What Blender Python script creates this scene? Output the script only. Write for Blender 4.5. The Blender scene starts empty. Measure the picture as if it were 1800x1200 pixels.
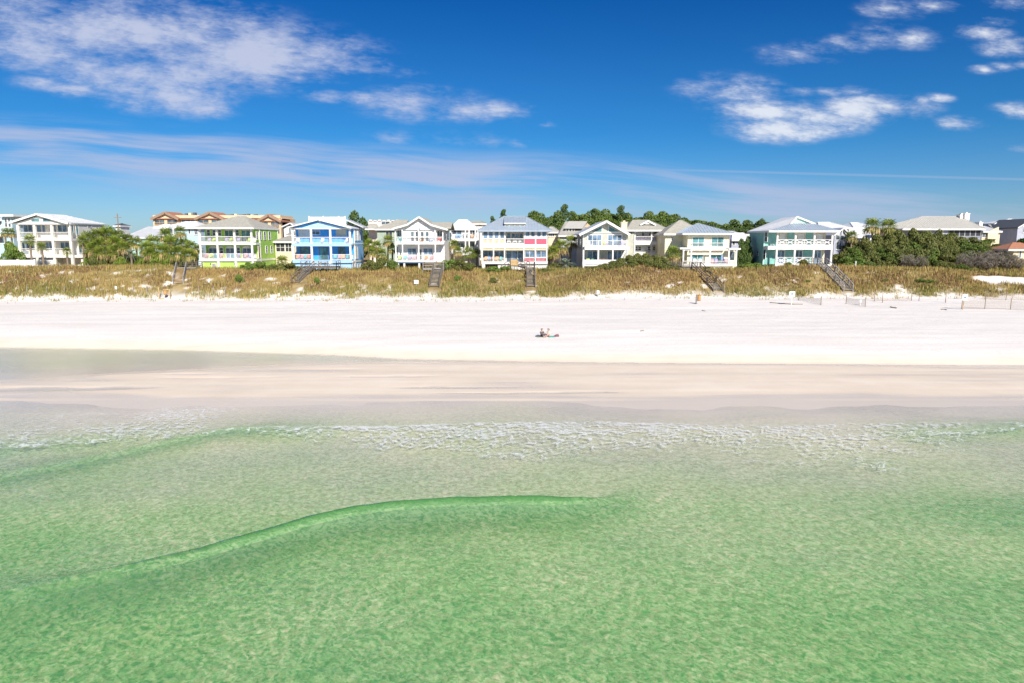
import bpy, math, random
import numpy as np
from mathutils import Vector, Matrix

random.seed(7)
RNG = np.random.default_rng(11)
SC = bpy.context.scene
COL = SC.collection
# ------------------------------------------------------------------ camera
PITCH = math.radians(8.3)
CZ = 11.5                       # height of the drone above the sea
FPX = 1200.0                    # focal length in pixels of the 1800 px wide photograph
cam_d = bpy.data.cameras.new('camera')
cam_d.sensor_width = 36.0
cam_d.lens = 36.0 * FPX / 1800.0
cam_d.clip_start = 0.5
cam_d.clip_end = 20000
cam = bpy.data.objects.new('camera', cam_d)
COL.objects.link(cam)
cam.location = (0, 0, CZ)
cam.rotation_euler = (math.pi / 2 - PITCH, 0, 0)
SC.camera = cam
SC.view_settings.view_transform = 'Standard'
SC.view_settings.look = 'None'
SC.view_settings.gamma = 1
SC.view_settings.exposure = 0.62
SC.view_settings.use_curve_mapping = False
SC.cycles.max_bounces = 6
SC.cycles.diffuse_bounces = 4
SC.cycles.glossy_bounces = 2
SC.cycles.adaptive_threshold = 0.02
SC.cycles.transparent_max_bounces = 12
SC.cycles.use_denoising = True

# ------------------------------------------------------------------ sun and sky
SUN_AZ, SUN_EL = math.radians(20), math.radians(35)     # behind the camera, a little to its right
sun_d = bpy.data.lights.new('sun', 'SUN')
sun_d.energy = 4.2
sun_d.angle = math.radians(0.53)
sun_d.color = (1.0, 0.94, 0.84)
sun = bpy.data.objects.new('sun', sun_d)
COL.objects.link(sun)
sdir = Vector((math.sin(SUN_AZ) * math.cos(SUN_EL), -math.cos(SUN_AZ) * math.cos(SUN_EL), math.sin(SUN_EL)))
sun.rotation_euler = sdir.to_track_quat('Z', 'Y').to_euler()
sun.location = sdir * 200

SINP, COSP = math.sin(PITCH), math.cos(PITCH)
def ray(px, py):
    xn, yn = (px - 900) / FPX, (py - 600) / FPX
    return (xn, COSP - yn * SINP, -SINP - yn * COSP)
def atY(px, py, Y):             # the point of a pixel's ray on the vertical plane y = Y
    r = ray(px, py); k = Y / r[1]
    return Vector((r[0] * k, Y, CZ + r[2] * k))
def atZ(px, py, z):             # ... on the level z
    r = ray(px, py); k = (z - CZ) / r[2]
    return Vector((r[0] * k, r[1] * k, z))

world = bpy.data.worlds.new('World')
SC.world = world
world.use_nodes = True
wt = world.node_tree
wt.nodes.clear()

class G:
    """small helper that writes node graphs as expressions"""
    def __init__(s, tree, dims='3D'): s.t = tree; s.dims = dims
    def node(s, kind, **kw):
        n = s.t.nodes.new(kind)
        for k, v in kw.items(): setattr(n, k, v)
        return n
    def put(s, sock, v):
        if v is None: return
        if hasattr(v, 'links'): s.t.links.new(v, sock)
        else: sock.default_value = v
    def m(s, op, a, b=None, c=None, clamp=False):
        n = s.node('ShaderNodeMath', operation=op, use_clamp=clamp)
        for i, v in enumerate((a, b, c)): s.put(n.inputs[i], v)
        return n.outputs[0]
    def vm(s, op, a, b=None):
        n = s.node('ShaderNodeVectorMath', operation=op)
        for i, v in enumerate((a, b)): s.put(n.inputs[i], v)
        return n.outputs[0]
    def xyz(s, v):
        n = s.node('ShaderNodeSeparateXYZ'); s.put(n.inputs[0], v); return n.outputs
    def comb(s, x, y, z):
        n = s.node('ShaderNodeCombineXYZ')
        for i, v in enumerate((x, y, z)): s.put(n.inputs[i], v)
        return n.outputs[0]
    def noise(s, vec, scale, detail=4, rough=0.55, dist=0.0):
        n = s.node('ShaderNodeTexNoise', noise_dimensions=s.dims)
        s.put(n.inputs['Vector'], vec)
        n.inputs['Scale'].default_value = scale; n.inputs['Detail'].default_value = detail
        n.inputs['Roughness'].default_value = rough; n.inputs['Distortion'].default_value = dist
        return n.outputs['Fac']
    def mix(s, f, a, b, blend='MIX'):
        n = s.node('ShaderNodeMix', data_type='RGBA', blend_type=blend)
        s.put(n.inputs[0], f); s.put(n.inputs[6], a); s.put(n.inputs[7], b)
        return n.outputs[2]
    def ramp(s, v, lo, hi, a=0.0, b=1.0, smooth=True):
        n = s.node('ShaderNodeMapRange', interpolation_type='SMOOTHSTEP' if smooth else 'LINEAR')
        s.put(n.inputs[0], v)
        for i, q in enumerate((lo, hi, a, b)): s.put(n.inputs[i + 1], q)
        return n.outputs[0]
    def attr(s, name):
        n = s.node('ShaderNodeAttribute', attribute_name=name); return n.outputs
    def bump(s, h, strength, dist=0.1):
        n = s.node('ShaderNodeBump'); n.inputs['Strength'].default_value = strength
        n.inputs['Distance'].default_value = dist; s.put(n.inputs['Height'], h)
        return n.outputs[0]
    def pos(s): return s.node('ShaderNodeNewGeometry').outputs['Position']

def build_sky():
    g = G(wt, '2D')
    sky = g.node('ShaderNodeTexSky', sky_type='NISHITA', sun_disc=False, sun_elevation=SUN_EL,
                 sun_rotation=math.radians(180) - SUN_AZ, air_density=1.0, dust_density=0.25, ozone_density=3.0, altitude=10)
    d = g.node('ShaderNodeTexCoord').outputs['Generated']
    dx, dy, dz = g.xyz(d)
    tint = g.mix(g.ramp(dz, 0.0, 0.16), (0.31, 0.45, 0.66, 1), (0.085, 0.345, 0.60, 1))
    tint = g.mix(g.ramp(dz, 0.10, 0.42), tint, (0.002, 0.20, 0.505, 1))
    blue = g.mix(1.0, sky.outputs[0], tint, 'MULTIPLY')
    # clouds on the side of the sky that the photograph shows: coordinates on the plane y = 1
    sy = g.m('MAXIMUM', dy, 0.05)
    s, t = g.m('DIVIDE', dx, sy), g.m('DIVIDE', dz, sy)
    st = g.comb(s, t, 0)
    wob = g.noise(g.comb(g.m('MULTIPLY', s, 0.7), t, 0.3), 11, 4, 0.62)
    wob2 = g.noise(g.comb(g.m('MULTIPLY', s, 0.5), g.m('MULTIPLY', g.m('ADD', t, g.m('MULTIPLY', s, .12)), 1.9), 1.7), 24, 4, 0.68)
    wob3 = g.noise(g.comb(g.m('ADD', s, g.m('MULTIPLY', wob2, .05)), g.m('MULTIPLY', t, 2.6), 3.1), 55, 3, 0.7)
    soft = None
    clouds = [  # px, py, rx, ry, tilt, weight
        (60, 45, 230, 60, 0, 1.15), (300, 62, 220, 58, 6, 1.15), (420, 95, 200, 58, 6, 1.15), (560, 90, 120, 30, 6, .9), (230, 130, 160, 36, 8, .95), (170, 112, 170, 26, 8, .85), (320, 130, 130, 30, 10, .95),
        (40, 92, 110, 22, 6, .8), (600, 108, 110, 20, 6, .8), (670, 122, 70, 12, 8, .7), (300, 170, 120, 24, 12, .9),
        (360, 192, 60, 12, 14, .75), (240, 158, 60, 20, 8, .8), (126, 156, 40, 15, 2, .8), (72, 146, 22, 15, 50, .6), (515, 138, 45, 16, 0, .8),
        (640, 172, 90, 15, 4, .85), (735, 182, 110, 20, 6, .95), (820, 196, 70, 18, 10, .95), (885, 196, 55, 18, -12, .75),
        (962, 221, 26, 6, -8, .55), (905, 254, 45, 9, 6, .45), (780, 246, 130, 7, 2, .4),
        (1290, 158, 70, 26, -14, 1.15), (1258, 172, 40, 14, 0, .8), (1330, 196, 62, 24, 22, 1.15), (1360, 226, 58, 24, 0, 1.15), (1430, 208, 85, 26, -5, 1.1),
        (1500, 196, 80, 18, -6, 1.1), (1560, 186, 80, 16, -7, 1.1), (1615, 176, 50, 9, -6, .8), (1455, 161, 70, 8, 0, .7), (1355, 148, 24, 12, 0, .6),
        (1400, 98, 70, 13, -10, .7), (1480, 78, 90, 16, -8, .8), (1600, 68, 60, 15, -6, .95), (1555, 50, 50, 10, 0, .55),
        (1570, 16, 60, 15, 4, 1.0), (1640, 12, 34, 14, 0, .95), (1730, 58, 48, 15, -8, .95), (1782, 84, 46, 18, 10, .95),
        (1765, 118, 50, 9, -8, .9), (1745, 92, 30, 7, 0, .7), (1780, 4, 50, 10, 0, .9), (1690, 218, 46, 9, -4, 1.0),
        (1795, 195, 30, 14, -20, 1.0), (1795, 262, 22, 8, 0, .6), (1745, 40, 40, 8, -6, .8)]
    flatt = g.comb(s, g.m('MULTIPLY', g.m('ADD', t, g.m('MULTIPLY', s, .05)), 3.6), 0)
    for px, py, rx, ry, tilt, w in clouds:
        r0 = ray(px, py)
        cs, ct = r0[0] / r0[1], r0[2] / r0[1]
        kk = 1 / FPX / r0[1] * 1.5
        for i in range(-1, 2) if rx > 5.5 * ry else (0,):     # a long cloud is a row of blobs, tilted as it lies
            dist = g.node('ShaderNodeVectorMath', operation='DISTANCE')
            off = i * rx * .62 / FPX
            rr = (max(rx, ry * 3.6) if rx <= 5.5 * ry else max(rx * .5, ry * 3.2)) * kk
            c2, t2_ = cs + off, ct - off * math.tan(math.radians(tilt))
            g.put(dist.inputs[0], flatt); dist.inputs[1].default_value = (c2, (t2_ + .05 * c2) * 3.6, 0)
            v = g.m('MULTIPLY_ADD', dist.outputs['Value'], -w / rr, w)
            soft = v if soft is None else g.m('MAXIMUM', soft, v)
    soft = g.m('MAXIMUM', soft, 0.0)
    shape = g.m('ADD', soft, g.m('ADD', g.m('MULTIPLY', g.m('SUBTRACT', wob, 0.5), 1.7), g.m('ADD', g.m('MULTIPLY', g.m('SUBTRACT', wob2, 0.5), 1.15), g.m('MULTIPLY', g.m('SUBTRACT', wob3, 0.5), 0.5))))
    gate = g.ramp(soft, 0.0, 0.45)
    dens = g.m('MULTIPLY', g.ramp(shape, 0.0, 1.25), gate)
    # high thin cirrus drawn out in bands
    q = g.m('ADD', t, g.m('MULTIPLY', s, 0.078))
    q = g.m('ADD', q, g.m('MULTIPLY', g.m('SUBTRACT', g.noise(g.comb(s, 0.4, 0), 2.2, 2), 0.5), 0.03))
    streak = g.noise(g.comb(g.m('MULTIPLY', s, 1.6), g.m('MULTIPLY', q, 34), 0), 1.5, 4, 0.62)
    streak2 = g.noise(g.comb(g.m('MULTIPLY', s, 2.5), g.m('MULTIPLY', q, 16), 4.2), 1.3, 3, 0.6)
    band = g.m('MULTIPLY', g.ramp(q, 0.012, 0.075), g.ramp(q, 0.135, 0.098))
    band = g.m('MULTIPLY', band, g.ramp(s, 0.75, 0.3, 0.6, 1.0))
    cir = g.m('MULTIPLY', g.ramp(g.m('ADD', g.m('MULTIPLY', streak, 0.6), g.m('MULTIPLY', streak2, 0.5)), 0.38, 0.68), band)
    cir = g.m('MULTIPLY', cir, 0.95)
    # an aircraft trail
    ra, rb = ray(1060, 296), ray(1800, 316)
    (s1, t1), (s2, t2) = (ra[0] / ra[1], ra[2] / ra[1]), (rb[0] / rb[1], rb[2] / rb[1])
    line = g.m('SUBTRACT', t, g.m('ADD', t1, g.m('MULTIPLY', g.m('SUBTRACT', s, s1), (t2 - t1) / (s2 - s1))))
    trail = g.m('MULTIPLY', g.ramp(g.m('ABSOLUTE', line), 0.0026, 0.0006), g.ramp(s, s1 - 0.02, s1 + 0.1))
    trail = g.m('MULTIPLY', trail, 0.32)
    front = g.m('MAXIMUM', g.m('MAXIMUM', dens, cir), trail)
    front = g.m('MULTIPLY', front, g.ramp(dy, 0.1, 0.3))
    # the rest of the sky goes on with the same sort of scattered cloud
    sz = g.m('MAXIMUM', dz, 0.06)
    flat = g.comb(g.m('DIVIDE', dx, sz), g.m('DIVIDE', dy, sz), 0)
    rest = g.ramp(g.noise(flat, 0.9, 4, 0.6), 0.53, 0.75)
    outside = g.m('MAXIMUM', g.ramp(g.m('ABSOLUTE', s), 0.85, 1.1), g.m('MAXIMUM', g.ramp(t, 0.42, 0.6), g.ramp(dy, 0.3, 0.1)))
    rest = g.m('MULTIPLY', g.m('MULTIPLY', rest, outside), g.ramp(dz, 0.04, 0.15))
    allc = g.m('MAXIMUM', front, g.m('MULTIPLY', rest, 0.8))
    body = g.ramp(shape, 0.35, 1.15)
    side = g.ramp(s, -0.2, 0.25)
    ccol = g.mix(body, (3.0, 3.5, 4.9, 1), g.mix(side, (3.9, 4.2, 5.3, 1), (5.6, 5.8, 6.2, 1)))
    col = g.mix(g.m('MULTIPLY', allc, 0.86), blue, ccol)
    bg = g.node('ShaderNodeBackground'); g.put(bg.inputs[0], col); bg.inputs[1].default_value = 0.1
    out = g.node('ShaderNodeOutputWorld'); wt.links.new(bg.outputs[0], out.inputs[0])
build_sky()
world.cycles.sampling_method = 'MANUAL'
world.cycles.sample_map_resolution = 512

# ------------------------------------------------------------------ helpers: numbers
def vnoise(x, y, seed=0):
    x = np.asarray(x, float); y = np.asarray(y, float)
    xi, yi = np.floor(x), np.floor(y)
    xf, yf = x - xi, y - yi
    def h(a, b):
        n = np.sin(a * 127.1 + b * 311.7 + seed * 74.7) * 43758.5453
        return n - np.floor(n)
    u, v = xf * xf * (3 - 2 * xf), yf * yf * (3 - 2 * yf)
    return (h(xi, yi) * (1 - u) + h(xi + 1, yi) * u) * (1 - v) + (h(xi, yi + 1) * (1 - u) + h(xi + 1, yi + 1) * u) * v
def fbm(x, y, seed=0, octv=4):
    r, a, tot = 0, 1.0, 0
    for i in range(octv):
        r = r + a * vnoise(x * 2 ** i, y * 2 ** i, seed + i * 13); tot += a; a *= 0.5
    return r / tot
def sstep(a, b, v):
    t = np.clip((np.asarray(v, float) - a) / (b - a), 0, 1); return t * t * (3 - 2 * t)
def px2X(px, Y, py=430):
    r = ray(px, py); return r[0] / r[1] * Y

# ------------------------------------------------------------------ the lie of the land
_gp = lambda pts, z: [atZ(a, b, z) for a, b in pts]
_bk = _gp([(0, 608), (300, 612), (600, 622), (700, 628), (900, 632), (1300, 637), (1800, 640)], 0.05)
_fr = _gp([(0, 667), (200, 655), (400, 645), (500, 640), (690, 635), (900, 637), (1800, 643)], 0.05)
def Yb(x): return np.interp(x, [-400, -90] + [p.x for p in _bk] + [300], [86, 79] + [p.y for p in _bk] + [61])
def Yf(x): return np.minimum(np.interp(x, [-400, -90] + [p.x for p in _fr] + [300], [44, 50] + [p.y for p in _fr] + [60]), Yb(x) - 0.8)
_cr = [(-200, 470), (0, 467), (300, 465), (345, 472), (440, 474), (480, 474), (520, 476), (700, 476), (900, 476), (960, 478), (1010, 475), (1060, 472), (1120, 470),
       (1180, 471), (1230, 473), (1300, 472), (1400, 466), (1440, 463), (1490, 466), (1560, 468), (1650, 470), (1720, 476), (1800, 481), (2000, 480)]
_crX = [px2X(a, 118) for a, b in _cr]; _crZ = [atY(900, b, 118).z - .6 for a, b in _cr]
def ground0(x, y):
    x = np.asarray(x, float); y = np.asarray(y, float)
    x, y = np.broadcast_arrays(x, y)
    yb, yf = Yb(x), Yf(x)
    left = sstep(5, -40, x)
    # sea bed, swash and bar
    ys_ = y + ((fbm(x * .075, 0 * x, 15, 3) - .5) * 5 + (fbm(x * .45, 0 * x + 3, 16, 2) - .5) * .9) * sstep(36, 43, y) * sstep(58, 52, y)   # scalloped wash line
    z = np.interp(ys_, [-300, 0, 12, 18, 25, 30, 36, 42, 46, 50, 54, 58, 70], [-6, -2.3, -1.6, -1.2, -.72, -.42, -.24, -.1, -.03, .05, .11, .13, .16])
    z = z - left * 0.35 * sstep(40, 20, y) - left * 0.035 * sstep(60, 46, y)
    z = z + (fbm(x * .06, y * .16, 3) - .5) * .12 * sstep(58, 40, y) + (fbm(x * .05 + 7, y * .3, 5, 3) - .52) * 0.11 * sstep(46, 52, y) * sstep(68, 60, y)
    z = np.where(y > 49, np.maximum(z, .055 + .02 * fbm(x * .2, y * .5, 8, 2)), z)
    wv = (fbm(x * .35, y * .8, 17, 3) - .5)
    for px_, py_, hl, hw in ((385, 664, 5.0, .30), (330, 658, 3.0, .22), (810, 680, 5.5, .28), (690, 662, 4.5, .35), (60, 683, 9.0, .8), (560, 650, 4.0, .25), (930, 690, 7.0, .3)):
        c_ = atZ(px_, py_, .05)          # thin sheets of water left lying on the bar
        e_ = ((x - c_.x) / hl) ** 2 + ((y - c_.y - (x - c_.x) * .03 + wv * .5) / hw) ** 2
        z = z - .075 * sstep(1.1, .5, e_ + wv * 1.3)
    # trough behind the bar
    depth = np.interp(x, [-60, -30, -12, -5, 60], [.15, .13, .08, .06, .05])
    w = sstep(yf - 2.2, yf + 1.0, y) * (1 - sstep(yb - 0.6, yb + .15, y))
    z = z * (1 - w) + (0.02 - depth * sstep(yf, (yf + yb) / 2, y)) * w
    # beach face, upper beach
    run = y - yb
    face = 0.05 + 1.3 * (1 - np.exp(-np.clip(run, 0, 99) / 4.2)) + np.clip(run - 6, 0, 200) * .030
    face = face + (fbm(x * .08, y * .22, 9) - .5) * .26 * sstep(2, 9, run) + (fbm(x * .55, y * .9, 19, 3) - .5) * .09 * sstep(8, 20, run)
    wb = sstep(-.5, .25, run)
    z = z * (1 - wb) + face * wb
    z = np.where(y > 82, np.minimum(z, 3.1), z)
    # dune
    yd = 109.6 + (fbm(x * .07, 0 * x, 21) - .5) * 4.5
    cz = np.interp(x, _crX, _crZ)
    rise = sstep(yd - 1.5, 118.5, y)
    lump = (fbm(x * .22, y * .3, 31) - .5) * 1.0 + (fbm(x * .7, y * .8, 37) - .5) * .45
    dune = cz + lump * .55 * sstep(123, 117, y)
    z = z + (dune - z) * rise + lump * .45 * sstep(yd - 3, yd + 2, y) * sstep(119, 114, y)
    # plateau that carries the houses, scrub hill to the east, wooded ridge behind
    pl = 6.4 + (fbm(x * .03, y * .03, 41) - .5) * .4
    hill = sstep(60, 74, x) * sstep(120, 134, y) * sstep(190, 150, y) * 3.0
    hump = np.exp(-((x - 21.5) / 5.2) ** 2 - ((y - 120) / 3.4) ** 2) * .7
    ridge = np.exp(-((x - 45) / 75) ** 2) * sstep(190, 262, y) * 5.5
    z = z + (pl - z) * sstep(118.8, 123.5, y) + hill + hump + ridge
    return z
def sand(px, py):               # first meeting of a pixel's ray with the ground
    r = ray(px, py); ys = np.linspace(58, 124, 1321)
    zs = CZ + r[2] / r[1] * ys; hit = np.argmax(ground0(r[0] / r[1] * ys, ys) >= zs)
    x, y = r[0] / r[1] * ys[hit], ys[hit]
    return Vector((x, y, float(ground0(x, y))))
# beach stairs lie in shallow cuts through the dune: top and foot of each
STAIR = {}
for k_, (a_, b_, ya_, c_, e_) in dict(green=(319, 471, 118.5, 313.5, 499), blue=(546, 469, 119.7, 519, 497), white=(771, 472, 118.5, 763.5, 505), red=(933, 471, 118.5, 933.5, 505),
                                      yellow=(1224, 471, 119.2, 1262, 511), teal=(1445, 464, 119.4, 1491, 512)).items():
    B_ = sand(c_, e_); STAIR[k_] = (atY(a_, b_, ya_), B_ + Vector((0, 0, .12)))
def ground(x, y):
    z = ground0(x, y)
    x, y = np.broadcast_arrays(np.asarray(x, float), np.asarray(y, float))
    for A, B in STAIR.values():
        dx, dy = B.x - A.x, B.y - A.y
        t = np.clip(((x - A.x) * dx + (y - A.y) * dy) / (dx * dx + dy * dy), 0, 1)
        dist = np.hypot(x - A.x - t * dx, y - A.y - t * dy)
        cut = np.minimum(z, A.z + (B.z - A.z) * t - .3)
        z = z + (cut - z) * sstep(2.0, 1.1, dist)
    return z
def gz(x, y): return float(ground(x, y))

# ------------------------------------------------------------------ helpers: meshes, objects
def fast_mesh(name, V, F, attrs=None, smooth=False):
    V = np.asarray(V, np.float32); F = np.asarray(F, np.int32)
    me = bpy.data.meshes.new(name)
    k = F.shape[1]
    me.vertices.add(len(V)); me.vertices.foreach_set('co', V.ravel())
    me.loops.add(F.size); me.loops.foreach_set('vertex_index', F.ravel())
    me.polygons.add(len(F)); me.polygons.foreach_set('loop_start', np.arange(0, F.size, k, dtype=np.int32))
    me.polygons.foreach_set('loop_total', np.full(len(F), k, np.int32))
    if smooth: me.polygons.foreach_set('use_smooth', np.ones(len(F), bool))
    for an, av in (attrs or {}).items():
        av = np.asarray(av, np.float32)
        if av.ndim == 1:
            a = me.attributes.new(an, 'FLOAT', 'POINT'); a.data.foreach_set('value', av)
        else:
            a = me.attributes.new(an, 'FLOAT_COLOR', 'POINT')
            a.data.foreach_set('color', np.c_[av, np.ones(len(av), np.float32)].ravel())
    me.update(); me.validate()
    return me
def grid_faces(nr, nc):
    i = np.arange(nr - 1)[:, None] * nc + np.arange(nc - 1)[None, :]
    return np.stack([i, i + 1, i + nc + 1, i + nc], -1).reshape(-1, 4)
def link(name, me, mat=None, parent=None, **props):
    o = bpy.data.objects.new(name, me); COL.objects.link(o)
    if me is not None and mat is not None and not me.materials: me.materials.append(mat)
    if parent is not None: o.parent = parent
    for k, v in props.items(): o[k] = v
    return o
def thing(name, label, cat, loc=(0, 0, 0), rz=0, group=None):
    o = bpy.data.objects.new(name, None); COL.objects.link(o)
    o.empty_display_size = 0.3
    o.location = loc; o.rotation_euler = (0, 0, rz)
    o['label'] = label; o['category'] = cat
    if group: o['group'] = group
    return o
KIDS = {}
def copy_thing(root, loc, rz=0, scale=1.0, label=None, group=None):
    r = root.copy(); COL.objects.link(r)
    r.location = loc; r.rotation_euler = (0, 0, rz); r.scale = (scale,) * 3 if not hasattr(scale, '__len__') else scale
    if label: r['label'] = label
    if group: r['group'] = group
    if root not in KIDS: KIDS[root] = [(c, list(c.children)) for c in root.children]
    for ch, subs in KIDS[root]:
        c = ch.copy(); COL.objects.link(c); c.parent = r
        for sub in subs:
            d = sub.copy(); COL.objects.link(d); d.parent = c
    return r

class MB:
    """collects simple shapes into one mesh"""
    def __init__(s): s.v = []; s.f = []
    def add(s, v, f):
        k = len(s.v); s.v += [tuple(p) for p in v]; s.f += [[i + k for i in q] for q in f]; return s
    def box(s, x0, x1, y0, y1, z0, z1):
        x0, x1 = min(x0, x1), max(x0, x1); y0, y1 = min(y0, y1), max(y0, y1); z0, z1 = min(z0, z1), max(z0, z1)
        return s.add([(x0, y0, z0), (x1, y0, z0), (x1, y1, z0), (x0, y1, z0), (x0, y0, z1), (x1, y0, z1), (x1, y1, z1), (x0, y1, z1)],
                     [(0, 3, 2, 1), (4, 5, 6, 7), (0, 1, 5, 4), (1, 2, 6, 5), (2, 3, 7, 6), (3, 0, 4, 7)])
    def prism(s, pts, y0, y1):      # polygon in x,z pushed along y
        n = len(pts)
        v = [(x, y0, z) for x, z in pts] + [(x, y1, z) for x, z in pts]
        return s.add(v, [list(range(n)), list(range(2 * n - 1, n - 1, -1))] + [(i, i + n, (i + 1) % n + n, (i + 1) % n) for i in range(n)])
    def slab(s, poly, t):           # a 3D polygon with a thickness straight down
        n = len(poly)
        v = [tuple(p) for p in poly] + [(p[0], p[1], p[2] - t) for p in poly]
        return s.add(v, [list(range(n)), list(range(2 * n - 1, n - 1, -1))] + [(i, i + n, (i + 1) % n + n, (i + 1) % n) for i in range(n)])
    def bar(s, p, q, w, h=None):    # a beam of rectangular section
        h = h or w
        p, q = Vector(p), Vector(q); d = q - p
        if d.length < 1e-6: return s
        d.normalize()
        side = d.cross(Vector((0, 0, 1)))
        side = side.normalized() if side.length > 1e-3 else Vector((1, 0, 0))
        up = side.cross(d).normalized()
        c = [side * (a * w / 2) + up * (b * h / 2) for a, b in ((-1, -1), (1, -1), (1, 1), (-1, 1))]
        return s.add([p + k for k in c] + [q + k for k in c], [(3, 2, 1, 0), (4, 5, 6, 7), (0, 1, 5, 4), (1, 2, 6, 5), (2, 3, 7, 6), (3, 0, 4, 7)])
    def tube(s, pts, radii, n=7):
        rings = []
        for i, p in enumerate(pts):
            p = Vector(p)
            d = (Vector(pts[min(i + 1, len(pts) - 1)]) - Vector(pts[max(i - 1, 0)])).normalized()
            a = d.cross(Vector((0.31, 0.95, 0.05))).normalized(); b = d.cross(a)
            rings.append([p + (a * math.cos(2 * math.pi * k / n) + b * math.sin(2 * math.pi * k / n)) * radii[i] for k in range(n)])
        v = [q for r in rings for q in r]
        f = [(i * n + k, i * n + (k + 1) % n, (i + 1) * n + (k + 1) % n, (i + 1) * n + k) for i in range(len(pts) - 1) for k in range(n)]
        return s.add(v, f + [list(range(n - 1, -1, -1)), [len(v) - n + k for k in range(n)]])
    def mesh(s, name, off=(0, 0, 0)):
        me = bpy.data.meshes.new(name)
        me.from_pydata([(a - off[0], b - off[1], c - off[2]) for a, b, c in s.v], [], s.f)
        me.update(); return me
    def build(s, name, mat, parent=None, off=None, **props):
        if off is None: off = parent_off(parent)
        return link(name, s.mesh(name, off), mat, parent, **props)
def parent_off(o):
    off = Vector((0, 0, 0))
    while o is not None: off += o.location; o = o.parent
    return off

# ------------------------------------------------------------------ materials
MATS = {}
def principled(name):
    m = bpy.data.materials.new(name); m.use_nodes = True
    t = m.node_tree
    return m, G(t), t.nodes['Principled BSDF']
def paint(name, c, rough=.55, var=.10, scale=1.2, siding=0.0, grime=.0, vert=False):
    """painted or bare surface: uneven colour, faint relief, board lines where asked"""
    if name in MATS: return MATS[name]
    m, g, b = principled(name)
    p = g.pos()
    n = g.noise(p, scale, 6, .6); n2 = g.noise(p, scale * 9, 3, .6)
    lo = tuple(k * (1 - var) for k in c) + (1,); hi = tuple(min(1, k * (1 + var * .6)) for k in c) + (1,)
    col = g.mix(g.ramp(n, .3, .7), lo, hi)
    if grime:
        x, y, z = g.xyz(p)
        st = g.noise(g.comb(g.m('MULTIPLY', x, 5), g.m('MULTIPLY', y, 5), g.m('MULTIPLY', z, .5)), 1.0, 4, .6)
        col = g.mix(g.m('MULTIPLY', g.ramp(st, .5, .8), grime), col, (c[0] * .55, c[1] * .52, c[2] * .46, 1))
    g.put(b.inputs['Base Color'], col)
    b.inputs['Roughness'].default_value = rough
    b.inputs['Specular IOR Level'].default_value = .3
    h = g.m('MULTIPLY', n2, .3)
    if siding:
        x, y, z = g.xyz(p)
        q = g.m('FRACT', g.m('DIVIDE', g.m('ADD', x, y) if vert else z, siding))
        h = g.m('ADD', h, q)
    g.put(b.inputs['Normal'], g.bump(h, .35, .03))
    MATS[name] = m
    return m
def glass(name, c=(.10, .13, .155), rough=.06):
    if name in MATS: return MATS[name]
    m, g, b = principled(name)
    n = g.noise(g.pos(), .9, 2)
    g.put(b.inputs['Base Color'], g.mix(g.ramp(n, .35, .65), tuple(k * .6 for k in c) + (1,), tuple(k * 1.5 for k in c) + (1,)))
    b.inputs['Roughness'].default_value = rough
    g.put(b.inputs['Normal'], g.bump(g.noise(g.pos(), 1.6, 2), .05, .1))
    MATS[name] = m; return m
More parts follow.
